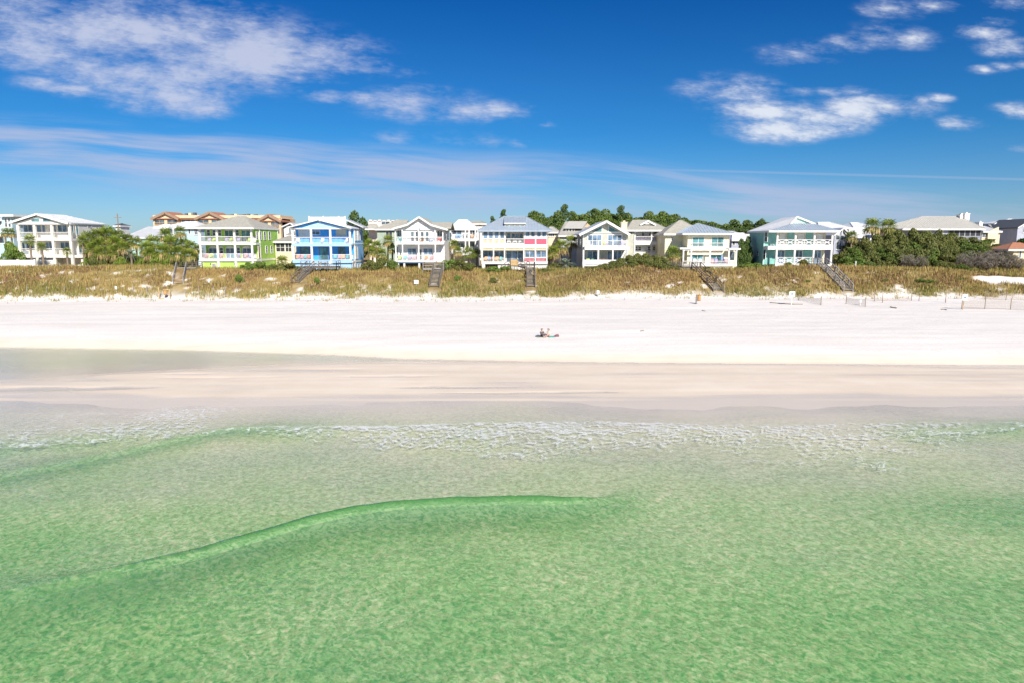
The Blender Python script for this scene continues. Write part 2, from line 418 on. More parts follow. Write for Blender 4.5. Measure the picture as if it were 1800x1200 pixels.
# ------------------------------------------------------------------ ground: sea bed, beach, dune, town
def spaced(*segs):
    r = []
    for a, b, st in segs:
        n = max(1, int(round((b - a) / st))); r += list(np.linspace(a, b, n, endpoint=False))
    return np.array(r + [segs[-1][1]])
def bare(x, y):                 # patches of open sand on the dune, most of them in the west
    return sstep(.61, .68, fbm(x * .75, y * 1.0, 67) + np.interp(x, [-60, -25, 0, 80], [-.015, -.03, -.09, -.07])) * .92 * sstep(118.8, 115.5, y)
def make_ground():
    xs = spaced((-6000, -1000, 1000), (-1000, -160, 60), (-160, -125, 5), (-125, 125, .75), (125, 160, 5), (160, 1000, 60), (1000, 6000, 1000))
    ys = spaced((-3000, -300, 300), (-300, 5, 20), (5, 47, .7), (47, 80, .28), (80, 106, .6), (106, 126, .35), (126, 300, 3), (300, 1000, 50), (1000, 9000, 500))
    X, Y = np.meshgrid(xs, ys)
    Z = ground(X, Y)
    yb, yf = Yb(X), Yf(X)
    run = Y - yb
    edge = (fbm(X * .12, Y * .1, 51) - .5) * 2.2
    wet = 1 - sstep(.4, 3.4, run + edge * .5)
    # how wet the sand of the bar is: soaked low down and in long tongues, half dry on its back
    soak = sstep(.15, .055, Z + (fbm(X * .045, Y * .35, 57, 3) - .5) * .16)
    soak = np.where(run > -.3, 0, soak)
    yd = 109.6 + (fbm(X * .07, 0 * X, 21) - .5) * 4.5
    cover = sstep(yd - 1.0, yd + 2.5, Y + (fbm(X * .3, Y * .4, 61) - .5) * 3)
    cover *= 1 - bare(X, Y)
    blow = np.exp(-(((X - px2X(1790, 116)) / 8.5) ** 2) - ((Y - 115.3 - (X - px2X(1760, 116)) * -.05) / 2.1) ** 2)
    cover *= 1 - sstep(.3, .6, blow + (fbm(X * .4, Y * .5, 68) - .5) * .3)
    me = fast_mesh('ground', np.stack([X, Y, Z], -1).reshape(-1, 3), grid_faces(len(ys), len(xs)),
                   {'wet': wet.ravel(), 'soak': soak.ravel(), 'cover': cover.ravel()}, True)
    m, g, b = principled('sand')
    p = g.pos(); x, y, z = g.xyz(p)
    n1 = g.noise(p, .35, 5, .6); n2 = g.noise(p, 3.0, 5, .65); n3 = g.noise(p, 30, 3, .6)
    str_ = g.noise(g.comb(g.m('MULTIPLY', x, .05), g.m('MULTIPLY', y, .6), 0), 1.0, 5, .6)
    dry = g.mix(g.ramp(g.m('ADD', g.m('MULTIPLY', str_, .7), g.m('MULTIPLY', n2, .3)), .35, .65), (.76, .71, .66, 1), (.85, .805, .755, 1))
    wetc = g.mix(g.ramp(g.m('ADD', g.m('MULTIPLY', str_, .6), g.m('MULTIPLY', n1, .4)), .35, .65), (.72, .61, .495, 1), (.80, .695, .575, 1))
    wetc = g.mix(g.m('MULTIPLY', g.attr('soak')[2], .75), wetc, (.70, .60, .475, 1))
    col = g.mix(g.attr('wet')[2], dry, wetc)
    # sea bed mottle, a hand's breadth wide: light lensed by ripples put into colour
    warp = g.vm('ADD', p, g.vm('MULTIPLY', g.node('ShaderNodeTexNoise').outputs['Color'], (.0, .0, .0)))
    bed = g.noise(g.comb(x, g.m('MULTIPLY', y, 1.0), 0), 3.6, 4, .62, .8)
    under = g.ramp(z, .02, -.35)
    col = g.mix(g.m('MULTIPLY', g.ramp(bed, .62, .36), g.m('MULTIPLY', under, .5)), col, (.34, .33, .20, 1))
    col = g.mix(g.m('MULTIPLY', g.m('MULTIPLY', g.ramp(z, .03, -.12), .6), g.ramp(y, 54, 48)), col, g.mix(g.ramp(bed, .36, .62), (.52, .47, .29, 1), (.78, .71, .50, 1)))
    lit = g.mix(g.ramp(g.noise(p, .9, 5, .65), .38, .62), (.25, .185, .085, 1), (.36, .27, .12, 1))
    col = g.mix(g.attr('cover')[2], col, lit)
    g.put(b.inputs['Base Color'], col)
    film = g.m('MULTIPLY', g.attr('wet')[2], g.attr('soak')[2])
    g.put(b.inputs['Roughness'], g.ramp(film, .25, .9, .85, .22))
    g.put(b.inputs['Specular IOR Level'], g.ramp(film, .2, .9, .15, .25))
    hgt = g.m('ADD', g.m('MULTIPLY', n2, .7), g.m('MULTIPLY', n3, .25))
    bp = g.node('ShaderNodeBump'); bp.inputs['Distance'].default_value = .12
    g.put(bp.inputs['Strength'], g.ramp(g.attr('wet')[2], 0, 1, .8, .03)); g.put(bp.inputs['Height'], hgt)
    g.put(b.inputs['Normal'], bp.outputs[0])
    link('ground', me, m, kind='structure')
make_ground()

# ------------------------------------------------------------------ water: sea with swell and foam, and the pool behind the bar
def curve(pts):
    P = sorted([(atZ(a, b, .15).x, atZ(a, b, .15).y) for a, b in pts])
    xs = [p[0] for p in P]; ys = [p[1] for p in P]
    return lambda x: np.interp(x, xs, ys)
def polyval(pts, z=0.1):        # list of (px,py,value) -> function of X
    P = sorted([(atZ(a, b, z).x, v) for a, b, v in pts])
    return lambda x: np.interp(x, [p[0] for p in P], [p[1] for p in P])
def make_water():
    xs = spaced((-3000, -300, 300), (-300, -70, 10), (-70, -48, .6), (-48, 48, .2), (48, 70, .6), (70, 300, 10), (300, 3000, 300))
    ys = spaced((-3000, -200, 200), (-200, 4, 8), (4, 13, .8), (13, 27, .11), (27, 33, .075), (33, 52, .12), (52, 82, .4))
    X, Y = np.meshgrid(xs, ys)
    calm = sstep(50, 44, Y)
    H = np.zeros_like(X)
    jit = (fbm(X * .35, Y * .2, 71, 3) - .5)
    # rolling swell nearest the drone
    c1 = [(-300, 1120), (0, 1045), (180, 1010), (330, 978), (460, 944), (540, 922), (620, 905), (700, 894), (800, 887), (900, 885), (1000, 883), (1080, 878), (1180, 870), (1400, 866), (1600, 890), (1700, 893), (1800, 885), (2000, 880)]
    a1 = polyval([(-300, 1100, .12), (0, 1040, .24), (330, 978, .36), (460, 944, .45), (600, 908, .52), (800, 887, .55), (950, 885, .50), (1060, 878, .30), (1180, 871, .12), (1400, 866, .05), (1650, 890, .1), (1800, 885, .22), (2000, 880, .25)])
    def swell(cf, af, back, fr):
        d = Y - cf(X) - jit * .35                # + is shoreward of the crest
        amp = af(X)
        k = sstep(.12, .36, amp)                  # a low swell is round, a high one steep in front
        fr = fr * k + 2.4 * (1 - k)
        prof = np.where(d < 0, np.exp(-(d / back) ** 2) * (1 - .3 * k) + .3 * k * np.exp(-np.abs(d) / (back * .35)), np.exp(-(d / fr) ** 2))
        return amp * prof, d, amp
    h1, d1, A1 = swell(curve(c1), a1, 2.0, .33)
    c2 = [(-300, 880), (0, 832), (100, 817), (200, 797), (300, 774), (400, 757), (450, 754), (520, 757), (700, 760), (2000, 760)]
    a2 = polyval([(-300, 880, .25), (0, 832, .22), (200, 797, .22), (330, 768, .24), (430, 754, .26), (500, 757, .14), (620, 760, .02), (2000, 760, .0)])
    h2, d2, A2 = swell(curve(c2), a2, 1.6, .4)
    c3 = [(-300, 800), (0, 784), (150, 775), (250, 765), (340, 757), (600, 748), (1400, 748), (1600, 764), (1690, 759), (1800, 751), (2100, 740)]
    a3 = polyval([(-300, 800, .2), (0, 784, .14), (250, 765, .1), (340, 757, .03), (1500, 750, .0), (1620, 763, .1), (1800, 751, .2), (2100, 740, .22)])
    h3, d3, A3 = swell(curve(c3), a3, 1.5, .35)
    H = h1 + h2 + h3
    small = (fbm(X * .5, Y * .9, 81, 4) - .5) * .10 * sstep(44, 34, Y) + (fbm(X * .09, Y * .22, 85, 3) - .5) * .22 * sstep(36, 22, Y)
    Zw = np.where(Y > 50, .035, .0) + (H + small) * calm
    bed = ground(X, Y)
    dep = np.clip(Zw - bed, 0, 9) + H * 1.5 * calm + 1.7 * A1 * sstep(.2, .5, A1) * np.exp(-(d1 / .45) ** 2) * (d1 < .2)
    # foam: broad laced sheet, thin crest lines, streaks washed up in the west
    foam = np.zeros_like(X)
    top = curve([(330, 757), (420, 752), (520, 747), (700, 744), (850, 741), (1060, 739), (1250, 744), (1400, 747), (1560, 741), (1800, 739), (2100, 736)])
    bot = curve([(330, 760), (470, 762), (560, 776), (700, 790), (820, 800), (950, 822), (1030, 806), (1100, 788), (1250, 800), (1400, 815), (1520, 838), (1640, 824), (1700, 790), (1800, 760), (2100, 750)])
    wav = (fbm(X * .4, Y * .5, 91, 4) - .5)
    u = (top(X) + wav * .6 - Y) / np.maximum(top(X) - bot(X), .3)      # 0 at the front edge, 1 at the back
    sheet = sstep(-.03, .05, u) * sstep(1.25, .35, u + wav * .9)
    dens = np.interp(X, sorted([atZ(a, 750, 0).x for a in (300, 480, 700, 1100, 1250, 1500, 1640, 1800)]),
                     [0, .8, 1.05, 1.0, .8, .74, .6, .5])
    foam = np.maximum(foam, sheet * dens * (.62 + .38 * sstep(.5, .0, u)))
    foam = np.maximum(foam, sstep(.10, .02, np.abs(u)) * dens * .95)
    l3 = polyval([(-300, 790, .7), (0, 784, .75), (200, 770, .75), (330, 757, .5), (370, 757, 0), (1560, 755, .0), (1640, 762, .7), (1800, 751, 1.0), (2100, 740, .9)])(X)
    foam = np.maximum(foam, l3 * sstep(.75, .1, np.abs(d3 - .25 + wav * .8)))
    l2 = polyval([(-300, 830, .2), (0, 832, .15), (200, 797, .2), (380, 758, .6), (470, 755, .9), (540, 758, .6), (600, 758, 0), (2000, 760, 0)])(X)
    foam = np.maximum(foam, l2 * sstep(.5, .08, np.abs(d2 - .2 + wav * .5)))
    # west: streaks behind the crest and on the swash
    west = sstep(atZ(480, 750, 0).x, atZ(250, 750, 0).x, X)
    sw = west * sstep(36, 39, Y) * sstep(49.5, 46.0, Y + wav * 2)
    foam = np.maximum(foam, sw * (.22 + .5 * sstep(.45, .7, fbm(X * .18, Y * .3, 95, 3))))
    line = np.abs(Y - (atZ(0, 708, 0).y - (X + 36) * .03 + wav * .5))
    foam = np.maximum(foam, west * .55 * sstep(.35, .05, line))
    foam *= np.where(Y > 53, 0, 1)
    crest = np.exp(-((d1 + .1) / np.where(d1 < -.1, 2.0, .7)) ** 2) * sstep(.14, .48, A1) + .4 * np.exp(-((d2 + .1) / np.where(d2 < -.1, 1.4, .6)) ** 2) * sstep(.1, .24, A2)
    lip = np.exp(-((d1 - .02) / .42) ** 2) * sstep(.25, .45, A1)
    me = fast_mesh('water', np.stack([X, Y, Zw], -1).reshape(-1, 3), grid_faces(len(ys), len(xs)),
                   {'depth': dep.ravel(), 'foam': foam.ravel(), 'crest': crest.ravel(), 'lip': lip.ravel()}, True)
    m = bpy.data.materials.new('sea_water'); m.use_nodes = True
    t = m.node_tree; t.nodes.clear(); g = G(t, '2D')
    p = g.pos(); x, y, z = g.xyz(p)
    flat = g.comb(x, y, 0)
    dpt = g.attr('depth')[2]
    # ripple pattern: lensed light and shade painted into the water's tint and body colour
    r0 = g.noise(flat, .22, 3, .5)
    w1 = g.noise(flat, 1.6, 3, .6); w2 = g.noise(g.comb(y, x, 5.0), 1.6, 3, .6)
    sl = g.comb(g.m('ADD', g.m('ADD', x, g.m('MULTIPLY', y, .35)), g.m('MULTIPLY', w1, .8)), g.m('ADD', g.m('MULTIPLY', y, 1.0), g.m('MULTIPLY', w2, .8)), 0)
    cell = g.node('ShaderNodeTexVoronoi', feature='SMOOTH_F1', voronoi_dimensions='2D'); cell.inputs['Scale'].default_value = 4.6; cell.inputs['Smoothness'].default_value = .25
    g.put(cell.inputs['Vector'], sl)
    c2 = g.node('ShaderNodeTexVoronoi', feature='F1', voronoi_dimensions='2D'); c2.inputs['Scale'].default_value = 7.5; g.put(c2.inputs['Vector'], sl)
    r1, r2 = cell.outputs['Distance'], c2.outputs['Distance']
    # painted caustics: each ripple cell gets a bright rim, bright spots and a dark middle
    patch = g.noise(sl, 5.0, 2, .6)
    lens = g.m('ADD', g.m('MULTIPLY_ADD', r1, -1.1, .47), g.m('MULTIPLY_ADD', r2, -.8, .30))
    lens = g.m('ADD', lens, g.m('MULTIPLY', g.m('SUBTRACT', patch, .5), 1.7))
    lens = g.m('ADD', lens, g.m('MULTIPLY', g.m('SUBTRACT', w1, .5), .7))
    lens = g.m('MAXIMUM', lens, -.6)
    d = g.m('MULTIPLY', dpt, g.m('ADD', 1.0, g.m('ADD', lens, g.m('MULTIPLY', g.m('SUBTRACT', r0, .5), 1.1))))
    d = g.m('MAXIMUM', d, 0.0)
    cc = g.node('ShaderNodeCombineColor')
    for i, base in enumerate((.585, .81, .585)): g.put(cc.inputs[i], g.m('POWER', base, d))
    tr = g.node('ShaderNodeBsdfTransparent'); g.put(tr.inputs[0], cc.outputs[0])
    df = g.node('ShaderNodeBsdfDiffuse'); bc = g.mix(g.ramp(lens, .6, -.5), (.12, .31, .15, 1), (.46, .62, .32, 1))  # ripple lensing painted as light and dark body colours
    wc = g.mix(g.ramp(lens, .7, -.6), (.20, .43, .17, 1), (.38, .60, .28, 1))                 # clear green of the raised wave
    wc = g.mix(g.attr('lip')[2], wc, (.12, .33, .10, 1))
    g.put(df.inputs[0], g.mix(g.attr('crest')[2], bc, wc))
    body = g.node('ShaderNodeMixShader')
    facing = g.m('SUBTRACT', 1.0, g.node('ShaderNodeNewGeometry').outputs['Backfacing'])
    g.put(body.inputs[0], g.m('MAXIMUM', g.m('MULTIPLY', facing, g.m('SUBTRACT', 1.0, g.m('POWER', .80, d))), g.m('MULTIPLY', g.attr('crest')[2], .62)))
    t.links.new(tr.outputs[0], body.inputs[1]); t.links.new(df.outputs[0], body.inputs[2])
    near = g.ramp(y, 50, 44)
    hgt = g.m('ADD', g.m('MULTIPLY', g.noise(flat, 1.4, 3, .55, .5), 1.0), g.m('ADD', g.m('MULTIPLY', r1, .45), g.m('MULTIPLY', r2, .12)))
    bp = g.node('ShaderNodeBump'); bp.inputs['Distance'].default_value = .16
    g.put(bp.inputs['Strength'], g.ramp(near, 0, 1, .22, .42)); g.put(bp.inputs['Height'], hgt)
    # reflectance of a water surface, the same from above and from below
    inc = g.node('ShaderNodeNewGeometry').outputs['Incoming']
    dot = g.node('ShaderNodeVectorMath', operation='DOT_PRODUCT'); g.put(dot.inputs[0], inc); g.put(dot.inputs[1], bp.outputs[0])
    cosv = g.m('ABSOLUTE', dot.outputs['Value'])
    refl = g.m('MULTIPLY_ADD', g.m('POWER', g.m('SUBTRACT', 1.0, cosv, clamp=True), 5.0), .6, .016)
    gust = g.ramp(g.noise(g.comb(g.m('MULTIPLY', x, .5), y, 0), .16, 3, .55), .35, .7, .55, 1.5)       # wind roughened patches mirror more sky
    refl = g.m('MULTIPLY', g.m('MULTIPLY', refl, facing), gust)
    gl = g.node('ShaderNodeBsdfGlossy'); gl.inputs['Roughness'].default_value = .04; g.put(gl.inputs['Normal'], bp.outputs[0])
    srf = g.node('ShaderNodeMixShader'); g.put(srf.inputs[0], refl)
    t.links.new(body.outputs[0], srf.inputs[1]); t.links.new(gl.outputs[0], srf.inputs[2])
    # foam lace
    fo = g.m('MULTIPLY', g.attr('foam')[2], g.ramp(g.noise(g.comb(g.m('MULTIPLY', x, .45), y, 0), .55, 3, .6), .32, .62, .38, 1.12))
    wx = g.m('ADD', x, g.m('MULTIPLY', g.m('SUBTRACT', g.noise(flat, 1.1, 3), .5), 1.6))
    wy = g.m('ADD', y, g.m('MULTIPLY', g.m('SUBTRACT', g.noise(g.comb(y, x, 3), 1.3, 3), .5), 1.3))
    def lace(sx, sy, sc):
        vo = g.node('ShaderNodeTexVoronoi', feature='DISTANCE_TO_EDGE', voronoi_dimensions='2D'); vo.inputs['Scale'].default_value = sc
        g.put(vo.inputs['Vector'], g.comb(g.m('MULTIPLY', wx, sx), g.m('MULTIPLY', wy, sy), 0))
        return vo.outputs['Distance']
    l1, l2_ = lace(.7, 1.1, 1.6), lace(.8, 1.1, 3.6)
    gap = g.noise(flat, 1.7, 4, .6)
    wd = g.m('MULTIPLY', fo, g.m('ADD', .34, g.m('MULTIPLY', gap, .75)))
    f1 = g.m('MULTIPLY', g.ramp(l1, g.m('MULTIPLY', wd, .34), g.m('MULTIPLY', wd, .04)), g.ramp(fo, .05, .3))
    f2 = g.m('MULTIPLY', g.ramp(l2_, g.m('MULTIPLY', wd, .32), g.m('MULTIPLY', wd, .02)), g.ramp(g.m('MULTIPLY', fo, gap), .22, .5))
    solid = g.ramp(g.m('ADD', fo, g.m('MULTIPLY', g.m('SUBTRACT', gap, .5), 1.4)), .92, 1.4)
    foamy = g.m('MULTIPLY', g.m('MAXIMUM', g.m('MAXIMUM', f1, f2), g.m('MULTIPLY', solid, .85)), g.m('MULTIPLY_ADD', gap, .75, .22))
    fd = g.node('ShaderNodeBsdfDiffuse'); fd.inputs[0].default_value = (.82, .84, .84, 1)
    fin = g.node('ShaderNodeMixShader'); g.put(fin.inputs[0], foamy)
    t.links.new(srf.outputs[0], fin.inputs[1]); t.links.new(fd.outputs[0], fin.inputs[2])
    out = g.node('ShaderNodeOutputMaterial'); t.links.new(fin.outputs[0], out.inputs[0])
    link('water', me, m, kind='structure')
make_water()
# ------------------------------------------------------------------ houses
WHITE = paint('white_paint', (.80, .785, .75), grime=.10)
CREAMW = paint('warm_white_paint', (.80, .76, .68), grime=.15)
GREYW = paint('pale_grey_siding', (.66, .67, .66), siding=.18)
WHITES = paint('white_siding', (.80, .79, .765), siding=.18)
LIME = paint('lime_green_siding', (.38, .64, .11), siding=.18)
LIMEP = paint('pale_lime_paint', (.47, .70, .16), var=.06)
BLUE = paint('vivid_blue_siding', (.075, .38, .80), siding=.18)
LBLUE = paint('light_blue_siding', (.20, .47, .84), siding=.18)
SKYB = paint('sky_blue_panel', (.40, .63, .88), var=.08)
TEAL = paint('teal_siding', (.24, .50, .46), siding=.18)
TEALP = paint('pale_teal_paint', (.52, .78, .68))
YELL = paint('pale_yellow_siding', (.82, .76, .55), siding=.18)
SAGE = paint('sage_siding', (.50, .50, .41), siding=.3, vert=True)
GREYS = paint('grey_siding', (.36, .38, .42), siding=.2, vert=True)
BEIGE = paint('beige_panel', (.62, .54, .37))
RED = paint('coral_red_panel', (.80, .11, .17), var=.06)
TAN = paint('tan_stucco', (.66, .47, .30), var=.08)
PEACH = paint('peach_stucco', (.78, .58, .38), var=.08)
CREAM = paint('cream_stucco', (.76, .66, .47))
PBLUE = paint('pale_blue_siding', (.50, .68, .76), siding=.2)
LILAC = paint('grey_lilac_siding', (.46, .48, .58), siding=.2)
R_GREY = paint('grey_shingle_roof', (.36, .345, .31), rough=.85, var=.15, scale=2.5)
R_TAUPE = paint('taupe_shingle_roof', (.42, .40, .34), rough=.85, var=.15, scale=2.5)
R_METAL = paint('blue_grey_metal_roof', (.34, .40, .47), rough=.42, var=.08)
R_SILV = paint('silver_metal_roof', (.56, .57, .58), rough=.42, var=.07)
R_WHITE = paint('white_metal_roof', (.78, .78, .77), rough=.45, var=.05)
R_BEIGE = paint('beige_metal_roof', (.52, .50, .45), rough=.5, var=.06)
R_TILE = paint('terracotta_tile_roof', (.44, .20, .12), rough=.8, var=.2, scale=4)
R_DARK = paint('dark_shingle_roof', (.10, .11, .13), rough=.8)
GLASS = glass('window_glass'); GLASSB = glass('blue_window_glass', (.13, .20, .29)); GLASST = glass('teal_window_glass', (.09, .22, .24))
SHUT = paint('shutter_white', (.72, .73, .72), siding=.12); SHUTB = paint('shutter_beige', (.66, .60, .46), siding=.12)
WOODR = paint('red_brown_wood', (.30, .15, .08), var=.2)
DARKV = paint('dark_recess_shade', (.13, .12, .11), siding=.3, vert=True)  # dark tone carries the shade beneath the houses
DWOOD = paint('weathered_dark_timber', (.17, .145, .125), rough=.9, var=.3, scale=3)
GWOOD = paint('grey_timber', (.36, .34, .32), rough=.9, var=.25, scale=3)
TWOOD = paint('tan_timber', (.52, .36, .18), rough=.85, var=.2, scale=3)
SCREEN = paint('dark_insect_screen', (.045, .045, .05), rough=.4)
STEELB = paint('slate_blue_beam', (.16, .25, .36))

class House:
    def __init__(s, name, label, cat, x0, Y, uc, group=None, zg=None):
        s.x0, s.Y = x0, Y
        X = s.X(uc)
        s.zg = gz(X, Y + 1) if zg is None else zg
        s.root = thing(name, label, cat, (X, Y, s.zg), 0, group)
    def px(s, u): return s.x0 + u / 6.6667
    def py(s, v): return 350 + v / 6.6667
    def X(s, u, d=0): return px2X(s.px(u), s.Y + d)
    def Z(s, v, d=0): return atY(900, s.py(v), s.Y + d).z
    def part(s, name, mb, mat, parent=None):
        return mb.build(name, mat, parent or s.root)
    def box(s, name, mat, u0, u1, v0, v1, d0, d1, at=None, parent=None):
        a = d0 if at is None else at
        z1 = s.zg - .4 if v1 is None else s.Z(v1, a)
        return s.part(name, MB().box(s.X(u0, a), s.X(u1, a), s.Y + d0, s.Y + d1, s.Z(v0, a), z1), mat, parent)
    def win(s, u0, u1, v0, v1, d, nx=2, ny=1, frame=None, pane=None, name='window', fw=.09, arch=False, sill=True):
        x0, x1, z1, z0 = s.X(u0, d), s.X(u1, d), s.Z(v0, d), s.Z(v1, d)
        y = s.Y + d
        m = MB()
        m.box(x0 - fw, x0, y - .07, y + .02, z0 - fw, z1 + fw).box(x1, x1 + fw, y - .07, y + .02, z0 - fw, z1 + fw)
        m.box(x0, x1, y - .07, y + .02, z1, z1 + fw).box(x0, x1, y - .07, y + .02, z0 - fw, z0)
        for i in range(1, nx):
            xm = x0 + (x1 - x0) * i / nx; m.box(xm - .035, xm + .035, y - .06, y + .02, z0, z1)
        for i in range(1, ny):
            zm = z0 + (z1 - z0) * i / ny; m.box(x0, x1, y - .055, y + .02, zm - .03, zm + .03)
        if arch:
            pts = [(x0 + (x1 - x0) * (.5 - .5 * math.cos(math.pi * k / 8)), z1 + fw + .32 * math.sin(math.pi * k / 8)) for k in range(9)]
            m.prism(pts, y - .05, y + .02)
        o = s.part(name, m, frame or WHITE)
        for i in range(nx):
            for j in range(ny):
                xa, xb = x0 + (x1 - x0) * i / nx, x0 + (x1 - x0) * (i + 1) / nx
                za, zb = z0 + (z1 - z0) * j / ny, z0 + (z1 - z0) * (j + 1) / ny
                s.part('pane', MB().box(xa + .03, xb - .03, y - .035, y + .01, za + .03, zb - .03), pane or GLASS, o)
        if sill and name == 'window':
            s.part('sill', MB().box(x0 - .14, x1 + .14, y - .13, y - .072, z0 - fw - .05, z0 - fw + .02), frame or WHITE, o)
        return o
    def door(s, *a, **k): return s.win(*a, name='door', **k)
    def swin(s, xw, sg, u0, u1, v0, v1, ny=1, frame=None, pane=None, name='window'):
        """window in a side wall x = xw whose outside is towards sg"""
        Ya = xw / (ray(s.px(u0), 430)[0] / ray(s.px(u0), 430)[1]); Yb_ = xw / (ray(s.px(u1), 430)[0] / ray(s.px(u1), 430)[1])
        ya, yb = min(Ya, Yb_), max(Ya, Yb_); ym = (ya + yb) / 2
        z1, z0 = atY(900, s.py(v0), ym).z, atY(900, s.py(v1), ym).z
        xi, xo = xw - sg * .02, xw + sg * .07
        m = MB()
        for q in ((ya - .09, ya, z0 - .09, z1 + .09), (yb, yb + .09, z0 - .09, z1 + .09), (ya, yb, z1, z1 + .09), (ya, yb, z0 - .09, z0)): m.box(xi, xo, *q)
        for j in range(1, ny):
            zm = z0 + (z1 - z0) * j / ny; m.box(xi, xw + sg * .05, ya, yb, zm - .03, zm + .03)
        o = s.part(name, m, frame or WHITE)
        for j in range(ny):
            s.part('pane', MB().box(xi, xw + sg * .03, ya + .02, yb - .02, z0 + (z1 - z0) * j / ny + .02, z0 + (z1 - z0) * (j + 1) / ny - .02), pane or GLASS, o)
        return o
    def rail(s, x0, x1, z1, z0, y, mat, style='bal', name='railing'):
        m = MB()
        if style == 'solid':
            m.box(x0, x1, y - .04, y + .04, z0, z1)
        else:
            m.box(x0, x1, y - .06, y + .06, z1 - .09, z1).box(x0, x1, y - .04, y + .04, z0 + .08, z0 + .16)
            if style == 'x':
                n = max(1, int(round((x1 - x0) / 1.7)))
                for i in range(n):
                    a, b = x0 + (x1 - x0) * i / n, x0 + (x1 - x0) * (i + 1) / n
                    m.bar((a, y, z0 + .12), (b, y, z1 - .05), .05, .11).bar((a, y + .012, z1 - .05), (b, y + .012, z0 + .12), .05, .11)
                    if i: m.box(a - .05, a + .05, y - .045, y + .045, z0 + .16, z1 - .09)
                    m.box(a + .06, b - .06, y + .03, y + .034, (z0 + z1) / 2 - .04, (z0 + z1) / 2 + .04)
            else:
                n = max(2, int((x1 - x0) / .22))
                for i in range(1, n):
                    a = x0 + (x1 - x0) * i / n; m.box(a - .016, a + .016, y - .016, y + .016, z0 + .16, z1 - .09)
        return s.part(name, m, mat)
    def gallery(s, cols, levels, depth, mat=None, rails=None, w=.28, style='bal', skip=(), sidesg=0, slabmat=None, d=0):
        """porches one above the other; levels = (ceiling v, rail top v, floor v, underside v)"""
        mat = mat or WHITE; y = s.Y + d
        xs = [s.X(c, d) for c in cols]
        for k, (vc, vr, vf, vu) in enumerate(levels):
            zc, zr, zf, zu = [s.Z(q, d) for q in (vc, vr, vf, vu)]
            s.part('porch_floor', MB().box(xs[0] - w / 2 - .03, xs[-1] + w / 2 + .03, y - .06, y + depth, zu, zf), slabmat or mat)
            for x in xs: s.part('column', MB().box(x - w / 2, x + w / 2, y, y + w, zf, zc + .02).box(x - w / 2 - .04, x + w / 2 + .04, y - .03, y + w + .04, zf, zf + .14).box(x - w / 2 - .04, x + w / 2 + .04, y - .03, y + w + .04, zc - .1, zc), mat)
            for i in range(len(xs) - 1):
                if (k, i) in skip: continue
                s.rail(xs[i] + w / 2, xs[i + 1] - w / 2, zr, zf, y + w / 2, rails or mat, style)
            if sidesg:
                x = xs[-1] if sidesg > 0 else xs[0]
                m = MB().box(x - .05, x + .05, y + w, y + depth, zr - .09, zr).box(x - .04, x + .04, y + w, y + depth, zf + .08, zf + .16)
                n = int(depth / .16)
                for i in range(1, n): m.box(x - .02, x + .02, y + w + (depth - w) * i / n - .02, y + w + (depth - w) * i / n + .02, zf + .16, zr - .09)
                s.part('railing', m, rails or mat)
    # ---- roofs
    def seams(s, facets, mat, gap=.55):
        m = MB()
        for f in facets:
            P = [Vector(p) for p in f]
            n = (P[1] - P[0]).cross(P[2] - P[0])
            if n.length < 1e-6: continue
            n.normalize()
            if n.z < 0: n = -n
            down = Vector((n.x, n.y, 0))
            if down.length < .03: continue
            down = (Vector((0, 0, -1)) + n * n.z).normalized(); ac = n.cross(down).normalized()
            L = [((p - P[0]).dot(ac), (p - P[0]).dot(down)) for p in P]
            a = min(q[0] for q in L) + gap * .5; hi = max(q[0] for q in L)
            while a < hi:
                hit = []
                for i in range(len(L)):
                    (u0, v0), (u1, v1) = L[i], L[(i + 1) % len(L)]
                    if (u0 - a) * (u1 - a) < 0: hit.append(v0 + (v1 - v0) * (a - u0) / (u1 - u0))
                if len(hit) >= 2:
                    q0, q1 = P[0] + ac * a + down * min(hit) + n * .015, P[0] + ac * a + down * max(hit) + n * .015
                    m.bar(q0, q1, .05, .06)
                a += gap
        if m.v: s.part('standing_seams', m, mat)['kind'] = 'stuff'
    def hip(s, mat, x0, x1, y0, y1, ze, A, B, zr, t=.22, seam=None, fascia=None, caps=True):
        """hip roof over a rectangle with its ridge from A to B (x, y)"""
        c = [(x0, y0, ze), (x1, y0, ze), (x1, y1, ze), (x0, y1, ze)]
        a, b = (A[0], A[1], zr), (B[0], B[1], zr)
        if abs(A[1] - B[1]) < 1e-6:
            F = [[c[0], c[1], b, a], [c[1], c[2], b], [c[2], c[3], a, b], [c[3], c[0], a]]
        else:
            F = [[c[0], c[1], a], [c[1], c[2], b, a], [c[2], c[3], b], [c[3], c[0], a, b]]
        F = [[p for i, p in enumerate(f) if p not in f[:i]] for f in F]
        m = MB()
        for f in F: m.slab(f, t)
        o = s.part('roof', m, mat)
        fm = MB().box(x0 + .02, x1 - .02, y0 - .03, y0 + .05, ze - t - .1, ze - .02).box(x0 - .03, x0 + .05, y0, y1, ze - t - .1, ze - .02).box(x1 - .05, x1 + .03, y0, y1, ze - t - .1, ze - .02)
        fm.box(x0 + .06, x1 - .06, y0 + .06, y1 - .06, ze - t - .06, ze - t)
        s.part('fascia', fm, fascia or WHITE)
        if seam: s.seams(F, seam)
        if caps:
            cm = MB()
            for p, q in ((c[0], a), (c[1], b if abs(A[1] - B[1]) < 1e-6 else a), (a, b)):
                cm.bar(Vector(p) + Vector((0, 0, .03)), Vector(q) + Vector((0, 0, .03)), .16, .07)
            s.part('ridge_cap', cm, mat)
        return o
